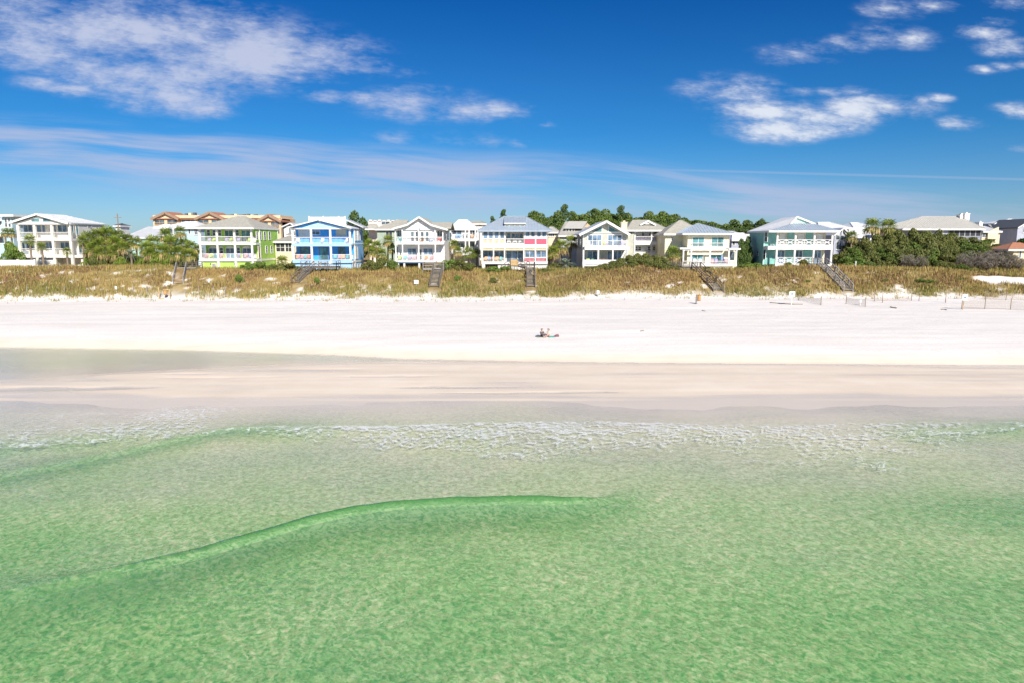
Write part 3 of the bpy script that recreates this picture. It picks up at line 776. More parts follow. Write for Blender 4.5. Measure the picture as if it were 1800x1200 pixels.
    def gable(s, mat, prof, y0, y1, t=.2, hipback=0, trim=None, seam=None, tw=.24):
        """roof with its gable to the sea: prof = (x, z) points from eave over ridge to eave"""
        F = []
        k = max(range(len(prof)), key=lambda i: prof[i][1])
        for i in range(len(prof) - 1):
            (xa, za), (xb, zb) = prof[i], prof[i + 1]
            yA = y1 - (hipback if i == k else 0); yB = y1 - (hipback if i + 1 == k else 0)
            F.append([(xa, y0, za), (xb, y0, zb), (xb, yB, zb), (xa, yA, za)])
        if hipback: F.append([(prof[0][0], y1, prof[0][1]), (prof[k][0], y1 - hipback, prof[k][1]), (prof[-1][0], y1, prof[-1][1])])
        m = MB()
        for f in F: m.slab(f, t)
        o = s.part('roof', m, mat)
        tm = MB()
        for i in range(len(prof) - 1):
            tm.bar((prof[i][0], y0 - .03, prof[i][1] - tw * .45), (prof[i + 1][0], y0 - .03, prof[i + 1][1] - tw * .45), .06, tw)
        s.part('rake_trim', tm, trim or WHITE)
        if seam: s.seams(F, seam)
        return o
    def tri(s, name, mat, pts, d0, d1):
        return s.part(name, MB().prism([(s.X(u, d0), s.Z(v, d0)) for u, v in pts], s.Y + d0, s.Y + d1), mat)
    def vol(s, name, mat, u0, u1, v0, d0, d1, v1=None, at=0):
        return s.part(name, MB().box(s.X(u0, at), s.X(u1, at), s.Y + d0, s.Y + d1, s.Z(v0, at), s.zg - .5 if v1 is None else s.Z(v1, at)), mat)

def chimney(H, mat, u0, u1, v0, v1, d0, d1, capmat=None):
    o = H.box('chimney', mat, u0, u1, v0, v1, d0, d1)
    x0, x1 = H.X(u0, d0), H.X(u1, d0); z = H.Z(v0, d0)
    H.part('chimney_cap', MB().box(x0 - .08, x1 + .08, H.Y + d0 - .08, H.Y + d1 + .08, z - .02, z + .12).box((x0 + x1) / 2 - .18, (x0 + x1) / 2 + .18, H.Y + d0 + .2, H.Y + d0 + .5, z + .1, z + .38), capmat or mat, o)

CHAIRM = {}
def chair_proto(cname, c):
    if cname in CHAIRM: return CHAIRM[cname]
    mat = paint('chair_' + cname, c, var=.08)
    parts = {}
    m = MB()
    for i in range(5): m.box(-.3 + i * .122, -.2 + i * .122, -.28, .26, .34 + i * 0, .375)
    parts['seat'] = m
    m = MB()
    for i in range(5): m.add([(-.3 + i * .122, .24, .36), (-.2 + i * .122, .24, .36), (-.2 + i * .122, .44, 1.0), (-.3 + i * .122, .44, 1.0), (-.3 + i * .122, .27, .36), (-.2 + i * .122, .27, .36), (-.2 + i * .122, .47, 1.0), (-.3 + i * .122, .47, 1.0)],
                              [(0, 1, 2, 3), (7, 6, 5, 4), (0, 4, 5, 1), (1, 5, 6, 2), (2, 6, 7, 3), (3, 7, 4, 0)])
    parts['backrest'] = m
    parts['armrest'] = MB().box(-.40, -.29, -.32, .34, .56, .595)
    parts['armrest '] = MB().box(.29, .40, -.32, .34, .56, .595)
    for k, (a, b, h) in enumerate(((-.36, -.27, .56), (.32, -.27, .56), (-.36, .27, .56), (.32, .27, .56))):
        parts['leg' + ' ' * k] = MB().box(a, a + .05, b, b + .06, 0, h)
    CHAIRM[cname] = (mat, {k: v.mesh(k.strip()) for k, v in parts.items()})
    return CHAIRM[cname]
def chair(H, u, zf, d, cname, c, label, rz=0, group=None):
    mat, parts = chair_proto(cname, c)
    o = thing('porch_chair', label, 'chair', (H.X(u, d), H.Y + d, zf), rz, group)
    for k, me in parts.items(): link(k.strip(), me, mat, o)
    return o

# ---- white house with a broad gable, at the west end
def house_white_gable():
    H = House('beach_house', 'cream white gabled house with two column porches and small palms in front', 'house', 0, 128, 520)
    xl, xr = H.X(222), H.X(832)
    H.vol('wall', CREAMW, 222, 832, 285, 2.4, 11)
    H.box('base_wall', GREYW, 232, 640, 690, None, .5, 2.6)
    prof = [(H.X(150), H.Z(276)), (H.X(490), H.Z(172)), (H.X(846), H.Z(280))]
    H.gable(R_SILV, prof, H.Y - .7, H.Y + 11.8, hipback=4.6, tw=.34, seam=R_SILV)
    H.tri('gable_wall', CREAMW, [(190, 292), (490, 196), (815, 292)], -.1, 2.5)
    H.box('gable_beam', WHITE, 205, 845, 284, 300, -.2, .25)
    for q in ([(395, 264), (395, 243), (485, 226), (485, 264)], [(530, 264), (530, 226), (615, 245), (615, 264)]):
        o = H.tri('gable_window', WHITE, [(a + (4 if a > 450 and a < 490 or a > 600 else -4), b + (3 if b > 260 else -5)) for a, b in q], -.16, -.08)
        H.part('pane', MB().prism([(H.X(a, -.2), H.Z(b, -.2)) for a, b in q], H.Y - .2, H.Y - .15), GLASST, o)
    H.gallery([225, 418, 620, 828], [(300, 390, 466, 490), (490, 582, 660, 690)], 2.4, CREAMW, w=.42, slabmat=WHITE)
    for a in (225, 418, 620, 828): H.part('pier', MB().box(H.X(a) - .22, H.X(a) + .22, H.Y + .02, H.Y + .46, H.zg - .4, H.Z(691)), CREAMW)
    for a, b, n in ((300, 398, 2), (444, 500, 1), (515, 548, 1), (645, 672, 1), (698, 800, 2)): H.win(a, b, 308, 400, 2.4, n, 1, pane=GLASSB)
    for a, b, n in ((250, 285, 1), (312, 395, 2), (540, 610, 2), (712, 810, 2)): H.win(a, b, 510, 600, 2.4, n, 1, pane=GLASSB)
    for a, b, c, d_ in ((858, 876, 312, 395), (905, 930, 312, 418), (1045, 1085, 306, 330)): H.swin(xr, 1, a, b, c, d_, pane=GLASST)
    H.swin(xr, 1, 918, 952, 516, 630, 2, pane=GLASST)
    # side landing on splayed piers and the broad stair at the west corner
    H.box('side_landing', WHITE, 850, 1055, 662, 690, .6, 4)
    for a in (905, 985, 1040): H.part('pier', MB().prism([(H.X(a - 24), H.zg - .3), (H.X(a + 24), H.zg - .3), (H.X(a + 9), H.Z(690)), (H.X(a - 9), H.Z(690))], H.Y + 1, H.Y + 1.4), CREAMW)
    H.tri('stair_wall', CREAMW, [(1055, 662), (1000, 662), (1000, 575)], 1.2, 1.5)
    st = H.tri('stair_side', CREAMW, [(60, 706), (160, 590), (225, 590), (225, 706)], .3, .55)
    for i in range(9):
        u = 70 + i * 16; v = 700 - i * 12.5
        H.part('step', MB().box(H.X(u), H.X(u + 20), H.Y - 1.1, H.Y + .3, H.Z(v + 14), H.Z(v)), CREAMW)
    # low wall round the garden
    w = thing('garden_wall', 'low white garden wall beside the cream gabled house', 'wall', (px2X(28, 121.5), 121.5, gz(px2X(28, 121.5), 121.5)))
    m = MB().box(px2X(-140, 121.5), px2X(58, 121.5), 121.4, 121.65, gz(px2X(28, 121.5), 121.5) - .8, atY(900, 457.5, 121.5).z)
    m.build('wall_panel', WHITE, w)
    for q in (-60, -18, 27, 57): MB().box(px2X(q, 121.3) - .12, px2X(q, 121.3) + .12, 121.33, 121.72, w.location.z - .8, atY(900, 456.2, 121.3).z).build('wall_post', WHITE, w)
house_white_gable()

def house_tower_blue():
    H = House('tower_house', 'pale blue house with a flat roofed tower behind the western palms', 'house', 0, 158, 60)
    H.vol('wall', PBLUE, -160, 45, 250, 2, 12)
    H.vol('tower', PBLUE, 50, 165, 208, 0, 8)
    H.box('tower_roof', R_WHITE, 35, 190, 182, 208, -1, 9)
    H.hip(R_WHITE, H.X(-190), H.X(48), H.Y + 1.2, H.Y + 13, H.Z(242), (H.X(-140), H.Y + 7), (H.X(-20), H.Y + 7), H.Z(205))
    for a in (85, 125): H.win(a, a + 25, 230, 330, 0, 1, 2)
    for a in (-80, 5): H.win(a, a + 35, 260, 310, 2, 2, 1)
    H.gallery([-150, -60, 42], [(335, 385, 420, 440)], 2)
    for a in (-80, 5): H.win(a, a + 30, 450, 520, 2, 2, 1)
house_tower_blue()

# ---- lime green house
def house_green():
    H = House('beach_house', 'lime green hip roofed house with white double porches and arched doors', 'house', 240, 126, 900)
    xl, xr = H.X(745), H.X(1392)
    dep = 12.4
    H.part('wall', MB().box(xl, xr, H.Y + 2.3, H.Y + dep, H.zg - .5, H.Z(342)), LIME)
    H.box('base_wall', LIMEP, 752, 1385, 728, None, .25, 2.4)
    H.hip(R_TAUPE, H.X(722), H.X(1400), H.Y - .8, H.Y + dep + .8, H.Z(334), (H.X(1060), H.Y + 5.4), (H.X(1165), H.Y + 5.4), H.Z(206, 5.4), fascia=WHITE)
    H.gallery([745, 945, 1150, 1350], [(346, 440, 512, 540), (540, 642, 704, 732)], 2.3, WHITE, sidesg=1, w=.32)
    for a in (745, 945, 1150, 1350): H.part('pier', MB().box(H.X(a) - .2, H.X(a) + .2, H.Y + .0, H.Y + .26, H.zg - .4, H.Z(733)), WHITE)
    H.part('floor_edge', MB().box(H.X(1350) + .2, xr + .06, H.Y - .03, H.Y + 2.3, H.Z(540), H.Z(514)).box(H.X(1350) + .2, xr + .06, H.Y - .03, H.Y + 2.3, H.Z(732), H.Z(706)), WHITE)
    for a in (835, 900, 965, 1172): H.win(a, a + 34, 366, 428, 2.3, 1, 2, arch=True)
    for a, b in ((1045, 1132), (1238, 1335)): H.door(a, b, 372, 520, 2.3, nx=2, ny=1, frame=SHUTB, pane=GLASST, arch=True)
    for a, b in ((848, 936), (1046, 1140), (1240, 1338)): H.door(a, b, 580, 712, 2.3, nx=2, ny=1, frame=WHITE, pane=GLASSB, arch=True)
    for a in (975, 1175): H.win(a, a + 34, 575, 640, 2.3, 1, 2, arch=True)
    H.door(872, 914, 762, 812, .25, nx=1, pane=GWOOD)
    for a in (850, 930, 1132): H.part('porch_lamp', MB().box(H.X(a) - .08, H.X(a) + .08, H.Y + .1, H.Y + .24, H.Z(768), H.Z(756)), SCREEN)
    for a in (1418, 1455, 1507, 1562): H.swin(xr, 1, a - 11, a + 11, 388, 478, 2)
    H.swin(xr, 1, 1422, 1442, 560, 690, 2, pane=WOODR)
    for a in (1520, 1580): H.swin(xr, 1, a - 10, a + 10, 555, 636, 2)
    H.part('belt_trim', MB().box(xr - .02, xr + .07, H.Y + 2.3, H.Y + dep, H.Z(732), H.Z(712)).box(xr - .02, xr + .08, H.Y + dep - .2, H.Y + dep + .05, H.zg, H.Z(342)).box(xr - .05, xr + .08, H.Y + 2.28, H.Y + 2.5, H.zg, H.Z(342)), WHITE)
    zf1, zf2 = H.Z(512), H.Z(704)
    for a, n, c in ((850, 'lilac', (.42, .34, .62)), (900, 'lime', (.5, .66, .16)), (1060, 'lilac', (.42, .34, .62)), (1095, 'lime', (.5, .66, .16)), (1190, 'lilac', (.42, .34, .62)), (1320, 'lime', (.5, .66, .16))):
        chair(H, a, zf1, 1.0, n, c, f'{n} slatted chair on the upper porch of the lime green house', random.uniform(-.3, .3), 'chairs on the green house upper porch')
    for a, n, c in ((800, 'pink', (.72, .34, .40)), (860, 'lime', (.5, .66, .16)), (925, 'teal', (.10, .48, .50)), (975, 'pink', (.72, .34, .40)), (1130, 'teal', (.10, .48, .50)), (1180, 'lilac', (.42, .34, .62)), (1265, 'pink', (.72, .34, .40)), (1330, 'lilac', (.42, .34, .62))):
        chair(H, a, zf2, 1.0, n, c, f'{n} slatted chair on the lower porch of the lime green house', random.uniform(-.3, .3), 'chairs on the green house lower porch')
house_green()

# ---- blue house
def house_blue():
    H = House('beach_house', 'bright blue gabled house with white porch columns and a roof deck', 'house', 470, 125, 640)
    xl, xr = H.X(296), H.X(986)
    dep = 9.6
    H.part('wall', MB().box(xl, xr - .03, H.Y + 2.2, H.Y + dep, H.zg - .5, H.Z(345)), BLUE)
    H.part('side_cladding', MB().box(xr - .03, xr + .03, H.Y + 2.25, H.Y + dep - .02, H.zg - .4, H.Z(347)), LBLUE)
    H.box('base_wall', SKYB, 300, 978, 748, None, .3, 2.3)
    prof = [(H.X(250), H.Z(333)), (H.X(618), H.Z(240)), (H.X(1000), H.Z(338))]
    H.gable(R_WHITE, prof, H.Y - .7, H.Y + dep + .8, tw=.2)
    H.tri('gable_wall', BLUE, [(280, 345), (618, 256), (965, 345)], .0, 2.4)
    H.tri('pediment', SKYB, [(400, 342), (620, 275), (900, 342)], -.12, .05)
    H.part('gable_vent', MB().tube([(H.X(622, -.2), H.Y - .02, H.Z(266)), (H.X(622, -.2), H.Y + .06, H.Z(266))], [.2, .2], 12), WHITE)
    H.box('gable_beam', WHITE, 288, 984, 340, 356, -.1, .3)
    H.gallery([300, 515, 740, 970], [(356, 448, 526, 556), (556, 650, 718, 752)], 2.2, WHITE, w=.34, skip=((1, 1),), sidesg=1, slabmat=SKYB)
    H.win(375, 497, 362, 438, 2.2, 2, 1, pane=SHUT); H.win(528, 618, 380, 416, 2.2, 2, 1); H.win(815, 930, 362, 424, 2.2, 2, 1, frame=SHUTB, pane=SHUTB)
    for a, b in ((385, 488), (608, 704), (835, 905)): H.door(a, b, 572, 712, 2.2, nx=2, frame=WOODR, pane=GLASST)
    for a in (1040, 1075): H.swin(xr + .03, 1, a - 12, a + 12, 370, 485, 2, pane=SHUT)
    H.swin(xr + .03, 1, 1028, 1054, 562, 700, 1, pane=SHUT, name='door')
    for a in (1000, 1030, 1060, 1090): H.swin(xr + .03, 1, a - 9, a + 9, 764, 815, 1, frame=CREAMW, pane=LBLUE, name='base_panel')
    H.part('belt_trim', MB().box(xr - .02, xr + .09, H.Y + .3, H.Y + dep, H.Z(748), H.Z(730)).box(xr - .02, xr + .09, H.Y + .3, H.Y + dep, H.Z(536), H.Z(522)).box(xr - .02, xr + .1, H.Y + 2.1, H.Y + 2.35, H.zg, H.Z(347)), CREAMW)
    # white roof deck with parapet behind the ridge
    d0 = 5.0
    H.box('roof_deck', WHITE, 497, 925, 290, 345, d0, 9)
    for a, b in ((497, 665), (668, 845), (848, 922)): H.box('parapet', WHITES, a, b, 212, 290, d0, d0 + .12)
    for a in (499, 667, 847, 920): H.box('parapet_post', WHITE, a - 6, a + 6, 203, 290, d0 - .05, d0 + .2)
    H.part('stair_head_roof', MB().slab([(H.X(922, 5), H.Y + 5, H.Z(238, 5)), (H.X(1130, 5), H.Y + 5, H.Z(330, 5)), (H.X(1130, 5), H.Y + 9.6, H.Z(330, 5)), (H.X(922, 5), H.Y + 9.6, H.Z(238, 5))], .2), R_SILV)
    zf = H.Z(718)
    for a, n, c in ((340, 'orange', (.75, .35, .16)), (395, 'pink', (.72, .34, .40)), (440, 'teal', (.10, .48, .50)), (478, 'red', (.66, .14, .12)), (790, 'teal', (.10, .48, .50)), (840, 'pink', (.72, .34, .40)), (885, 'orange', (.75, .35, .16)), (930, 'teal', (.10, .48, .50))):
        chair(H, a, zf, 1.0, n, c, f'{n} slatted chair on the lower porch of the blue house', random.uniform(-.3, .3), 'chairs on the blue house porch')
    for a in (360, 640, 930): chair(H, a, H.Z(526), 1.0, 'white', (.8, .8, .78), 'white slatted chair on the upper porch of the blue house', random.uniform(-.3, .3), 'chairs on the blue house upper porch')
house_blue()

# ---- white house with the flared gable
def house_white_flared():
    H = House('beach_house', 'white house with a steep flared gable and railed porch on piers', 'house', 660, 125, 540)
    dep = 12
    xl, xr = H.X(238), H.X(792)
    H.part('wall', MB().box(xl, xr, H.Y + 2.0, H.Y + dep, H.Z(745), H.Z(356)), WHITES)
    H.box('centre_bay', WHITES, 325, 722, 360, 515, .5, 2.1)
    prof = [(H.X(205), H.Z(346)), (H.X(380), H.Z(298)), (H.X(520), H.Z(207)), (H.X(660), H.Z(300)), (H.X(852), H.Z(356))]
    H.gable(R_TAUPE, prof, H.Y - .6, H.Y + dep + .6, tw=.3)
    H.tri('gable_wall', WHITES, [(232, 364), (232, 356), (385, 312), (520, 224), (655, 312), (800, 362), (800, 366)], .2, 2.2)
    H.part('cross_roof', MB().slab([(H.X(232), H.Y + 3.0, H.Z(330)), (H.X(872), H.Y + 3.0, H.Z(330)), (H.X(872), H.Y + 6.5, H.Z(262)), (H.X(232), H.Y + 6.5, H.Z(262))], .25).slab([(H.X(232), H.Y + 6.5, H.Z(262)), (H.X(872), H.Y + 6.5, H.Z(262)), (H.X(872), H.Y + 11, H.Z(345)), (H.X(232), H.Y + 11, H.Z(345))], .25), R_TAUPE)
    H.part('gable_lamp', MB().tube([(H.X(518, .1), H.Y + .05, H.Z(352)), (H.X(518, .1), H.Y + .2, H.Z(352))], [.14, .14], 10), GREYS)
    for a in (435, 490, 550, 608): H.door(a - 17, a + 17, 388, 498, .5, nx=1, ny=2)
    H.win(258, 322, 374, 438, 2.0, 2, 1); H.win(724, 788, 376, 438, 2.0, 2, 1)
    H.gallery([236, 316, 506, 700, 790], [(362, 446, 512, 534)], 2.2, WHITE, w=.2)
    H.gallery([236, 316, 506, 700], [(534, 658, 726, 738)], 2.2, WHITE, w=.2)
    H.box('floor_beam', STEELB, 228, 700, 738, 752, -.08, .3)
    for a in (248, 332, 508): H.part('pier', MB().box(H.X(a) - (.45 if a < 300 else .16), H.X(a) + (.35 if a < 300 else .16), H.Y, H.Y + .45, H.zg - .5, H.Z(752)), WHITE)
    H.box('under_house_shade', DARKV, 238, 690, 752, None, 2.2, 2.5)  # dark sheet painted as the shade of the open space behind the piers
    for a, b in ((378, 475), (562, 666)): H.win(a, b, 582, 655, 2.0, 2, 1, pane=GLASSB)
    H.win(250, 262, 560, 700, 2.0, 1, 1); H.door(516, 540, 592, 715, 2.0, nx=1)
    H.door(722, 768, 545, 700, 2.0, nx=1, ny=2, pane=SHUT)
    H.part('side_cladding', MB().box(xr, xr + .05, H.Y + 2.02, H.Y + dep, H.zg - .4, H.Z(357)), WHITES)
    for a in (830,): H.swin(xr + .05, 1, a - 7, a + 7, 400, 480, 2)
    zf1, zf2 = H.Z(512), H.Z(726)
    for a, n, c in ((285, 'teal', (.10, .48, .50)), (540, 'orange', (.75, .35, .16)), (655, 'blue', (.10, .3, .66)), (750, 'red', (.66, .14, .12))):
        chair(H, a, zf1, -.02 + .32, n, c, f'{n} slatted chair on the upper porch of the white flared gable house', random.uniform(-.3, .3), 'chairs on the white house upper porch')
    for a, n, c in ((280, 'lime', (.5, .66, .16)), (345, 'teal', (.10, .48, .50)), (400, 'lilac', (.42, .34, .62)), (455, 'pink', (.72, .34, .40)), (585, 'orange', (.75, .35, .16)), (650, 'pink', (.72, .34, .40))):
        chair(H, a, zf2, 1.0, n, c, f'{n} slatted chair on the lower porch of the white flared gable house', random.uniform(-.3, .3), 'chairs on the white house lower porch')
house_white_flared()

# ---- house with the blue-grey metal roof and coral red panels
def house_red_panels():
    H = House('beach_house', 'white and beige house with coral red panels under a blue grey metal roof', 'house', 830, 124, 500)
    dep = 11
    xl, xr = H.X(112), H.X(884)
    H.part('wall', MB().box(xl, xr, H.Y + 2.0, H.Y + dep, H.zg - .5, H.Z(368)), BEIGE)
    H.hip(R_METAL, H.X(72), H.X(926), H.Y - .9, H.Y + dep + .9, H.Z(366), (H.X(372), H.Y + 5.5), (H.X(630), H.Y + 5.5), H.Z(205, 5.5), seam=R_METAL, fascia=R_METAL)
    # shed dormer
    H.box('dormer', BEIGE, 378, 622, 282, 345, 1.0, 5)
    H.part('dormer_roof', MB().slab([(H.X(370, .6), H.Y + .6, H.Z(283, .6)), (H.X(630, .6), H.Y + .6, H.Z(283, .6)), (H.X(630, 5.6), H.Y + 5.6, H.Z(206, 5.6)), (H.X(370, 5.6), H.Y + 5.6, H.Z(206, 5.6))], .16), R_METAL)
    H.seams([[(H.X(370, .6), H.Y + .6, H.Z(283, .6)), (H.X(630, .6), H.Y + .6, H.Z(283, .6)), (H.X(630, 5.6), H.Y + 5.6, H.Z(206, 5.6)), (H.X(370, 5.6), H.Y + 5.6, H.Z(206, 5.6))]], R_METAL)
    H.box('dormer_fascia', WHITE, 376, 624, 282, 292, .52, .6)
    for a in (388, 447, 507, 565): H.win(a, a + 44, 296, 318, 1.0, 1, 1, pane=SHUTB, sill=False)
    # enclosed ends of the upper porch
    H.box('upper_left_wall', WHITE, 116, 392, 370, 520, .0, 2.1)
    H.box('upper_right_wall', WHITE, 604, 882, 370, 520, .0, 2.1)
    for a, b in ((132, 180), (196, 242), (262, 310), (328, 374)):
        H.win(a, b, 374, 462, .0, 1, 1, pane=GLASSB)
        H.box('lower_panel', BEIGE, a, b, 480, 514, -.06, .05)
    for a, b in ((626, 670), (690, 732), (760, 802), (820, 864)): H.win(a, b, 374, 442, .0, 1, 1, pane=GLASSB, sill=False)
    for a, b in ((612, 736), (752, 872)): H.box('red_panel', RED, a, b, 468, 533, -.07, .05)
    H.rail(H.X(396), H.X(602), H.Z(466), H.Z(530), H.Y + .15, WHITE)
    for a, b in ((408, 450), (460, 500), (508, 548), (556, 592)): H.win(a, b, 404, 458, 2.0, 1, 1, pane=GLASSB)
    H.box('porch_floor', WHITE, 112, 884, 518, 576, -.06, 2.1)
    # lower porch
    H.gallery([116, 250, 380, 605, 740, 876], [(576, 690, 742, 764)], 2.0, WHITE, w=.2, skip=((0, 2),))
    H.box('porch_header', BEIGE, 120, 872, 577, 604, .05, .15)
    for a, b in ((132, 240), (266, 368)): H.win(a, b, 610, 690, 2.0, 2, 1, pane=GLASSB, sill=False)
    H.door(402, 596, 612, 740, 2.0, nx=3, pane=GLASSB)
    for a, b in ((622, 726), (752, 864)):
        H.win(a, b, 612, 682, .35, 2, 1, pane=GLASSB, sill=False)
        H.box('red_panel', RED, a - 6, b + 6, 694, 738, .32, .42)
    H.box('base_wall', WHITES, 300, 880, 764, None, .3, 2.2)
    H.box('base_wall', WHITES, 112, 150, 764, None, .0, 2.2)
    H.box('under_house_shade', DARKV, 150, 300, 764, None, 1.4, 1.6)  # dark sheet painted as the shade in the gap of the base
    zf = H.Z(742)
    for a, n, c in ((160, 'orange', (.75, .35, .16)), (205, 'blue', (.10, .3, .66)), (232, 'orange', (.75, .35, .16)), (290, 'orange', (.75, .35, .16)), (345, 'teal', (.10, .48, .50))):
        chair(H, a, zf, .9, n, c, f'{n} slatted chair on the porch of the red panelled house', random.uniform(-.3, .3), 'chairs on the red panelled house porch')
    for a in (430, 500, 570): chair(H, a, H.Z(530), .9, 'white', (.8, .8, .78), 'white slatted chair on the balcony of the red panelled house', random.uniform(-.3, .3), 'chairs on the red panelled house balcony')
house_red_panels()

# ---- sage gabled house
def house_sage():
    H = House('beach_house', 'sage grey gabled house with triangular windows and white doors', 'house', 980, 126, 560)
    dep = 13
    xl, xr = H.X(302), H.X(822)
    H.part('wall', MB().box(xl + .02, xr, H.Y + .5, H.Y + dep, H.zg - .5, H.Z(402)), SAGE)
    H.part('side_cladding', MB().box(xl - .04, xl + .02, H.Y + .52, H.Y + dep, H.zg - .4, H.Z(402)), GREYS)
    H.part('corner_board', MB().box(xl - .06, xl + .16, H.Y + .42, H.Y + .52, H.zg, H.Z(402)), WHITE)
    prof = [(H.X(250), H.Z(412)), (H.X(565), H.Z(254)), (H.X(838), H.Z(410))]
    H.gable(R_SILV, prof, H.Y - .8, H.Y + dep + .6, tw=.42)
    H.tri('gable_wall', SAGE, [(298, 402), (565, 272), (820, 402)], .45, 2)
    for q in ([(395, 384), (515, 326), (515, 384)], [(600, 384), (600, 322), (718, 384)]):
        cx, cy = sum(p[0] for p in q) / 3, sum(p[1] for p in q) / 3
        o = H.tri('gable_window', WHITE, [(cx + (a - cx) * 1.22, cy + (b - cy) * 1.25) for a, b in q], .35, .5)
        H.part('pane', MB().prism([(H.X(a, .3), H.Z(b, .3)) for a, b in q], H.Y + .3, H.Y + .36), GLASST, o)
    H.box('gable_band', WHITE, 300, 822, 390, 402, .38, .5)
    for a, b in ((358, 512), (592, 748)): H.door(a, b, 426, 548, .5, nx=3, fw=.16, pane=GLASSB)
    H.part('deck', MB().box(H.X(304), H.X(825), H.Y - 2.2, H.Y + .5, H.Z(598, -2.2), H.Z(562, -2.2)), WHITE)
    H.rail(H.X(304, -2.1), H.X(480, -2.1), H.Z(488, -2.1), H.Z(562, -2.1), H.Y - 2.1, WHITE)
    H.rail(H.X(480, -2.1), H.X(650, -2.1), H.Z(488, -2.1), H.Z(562, -2.1), H.Y - 2.1, WHITE)
    H.rail(H.X(650, -2.1), H.X(822, -2.1), H.Z(488, -2.1), H.Z(562, -2.1), H.Y - 2.1, WHITE)
    for a in (306, 480, 650, 820): H.part('column', MB().box(H.X(a, -2.1) - .13, H.X(a, -2.1) + .13, H.Y - 2.2, H.Y - 1.94, H.zg - .4, H.Z(598, -2.2)), WHITE)
    for a in (306, 480, 650, 820): H.part('railing_post', MB().box(H.X(a, -2.1) - .07, H.X(a, -2.1) + .07, H.Y - 2.18, H.Y - 2.02, H.Z(562, -2.2), H.Z(482, -2.2)), WHITE)
    for a, b in ((352, 470), (588, 650), (660, 748)): H.door(a, b, 612, 758, .5, nx=2, pane=GLASSB)
    H.box('porch_floor', WHITE, 304, 822, 768, 790, -2.15, .45)
    H.box('parapet', WHITES, 308, 818, 714, 772, -2.15, -2.0)
    H.part('stair_rail', MB().bar((H.X(745, -2), H.Y - 2, H.Z(712, -2)), (H.X(802, -2), H.Y - 2, H.Z(602, -2)), .08, .3), WHITE)
    H.swin(xl - .04, -1, 224, 240, 470, 560, 2); H.swin(xl - .04, -1, 262, 280, 440, 560, 2)
    chimney(H, CREAM, 745, 812, 278, 420, 4.5, 6.0)
    H.box('side_lean_to', SAGE, 822, 892, 412, None, 3, 10)
    zf = H.Z(562, -2.2)
    for a, n, c in ((370, 'white', (.8, .8, .78)), (540, 'lime', (.5, .66, .16)), (565, 'lilac', (.42, .34, .62)), (770, 'lilac', (.42, .34, .62))):
        chair(H, a, zf, -1.2, n, c, f'{n} slatted chair on the deck of the sage gabled house', random.uniform(-.3, .3), 'chairs on the sage house deck')
    for a, n, c in ((370, 'lime', (.5, .66, .16)), (425, 'green', (.06, .26, .12)), (500, 'brown', (.22, .13, .09)), (560, 'brown', (.22, .13, .09)), (600, 'brown', (.22, .13, .09))):
        chair(H, a, H.Z(768, -2.15), -1.2, n, c, f'{n} slatted chair on the ground porch of the sage gabled house', random.uniform(-.3, .3), 'chairs on the sage house porch')
house_sage()

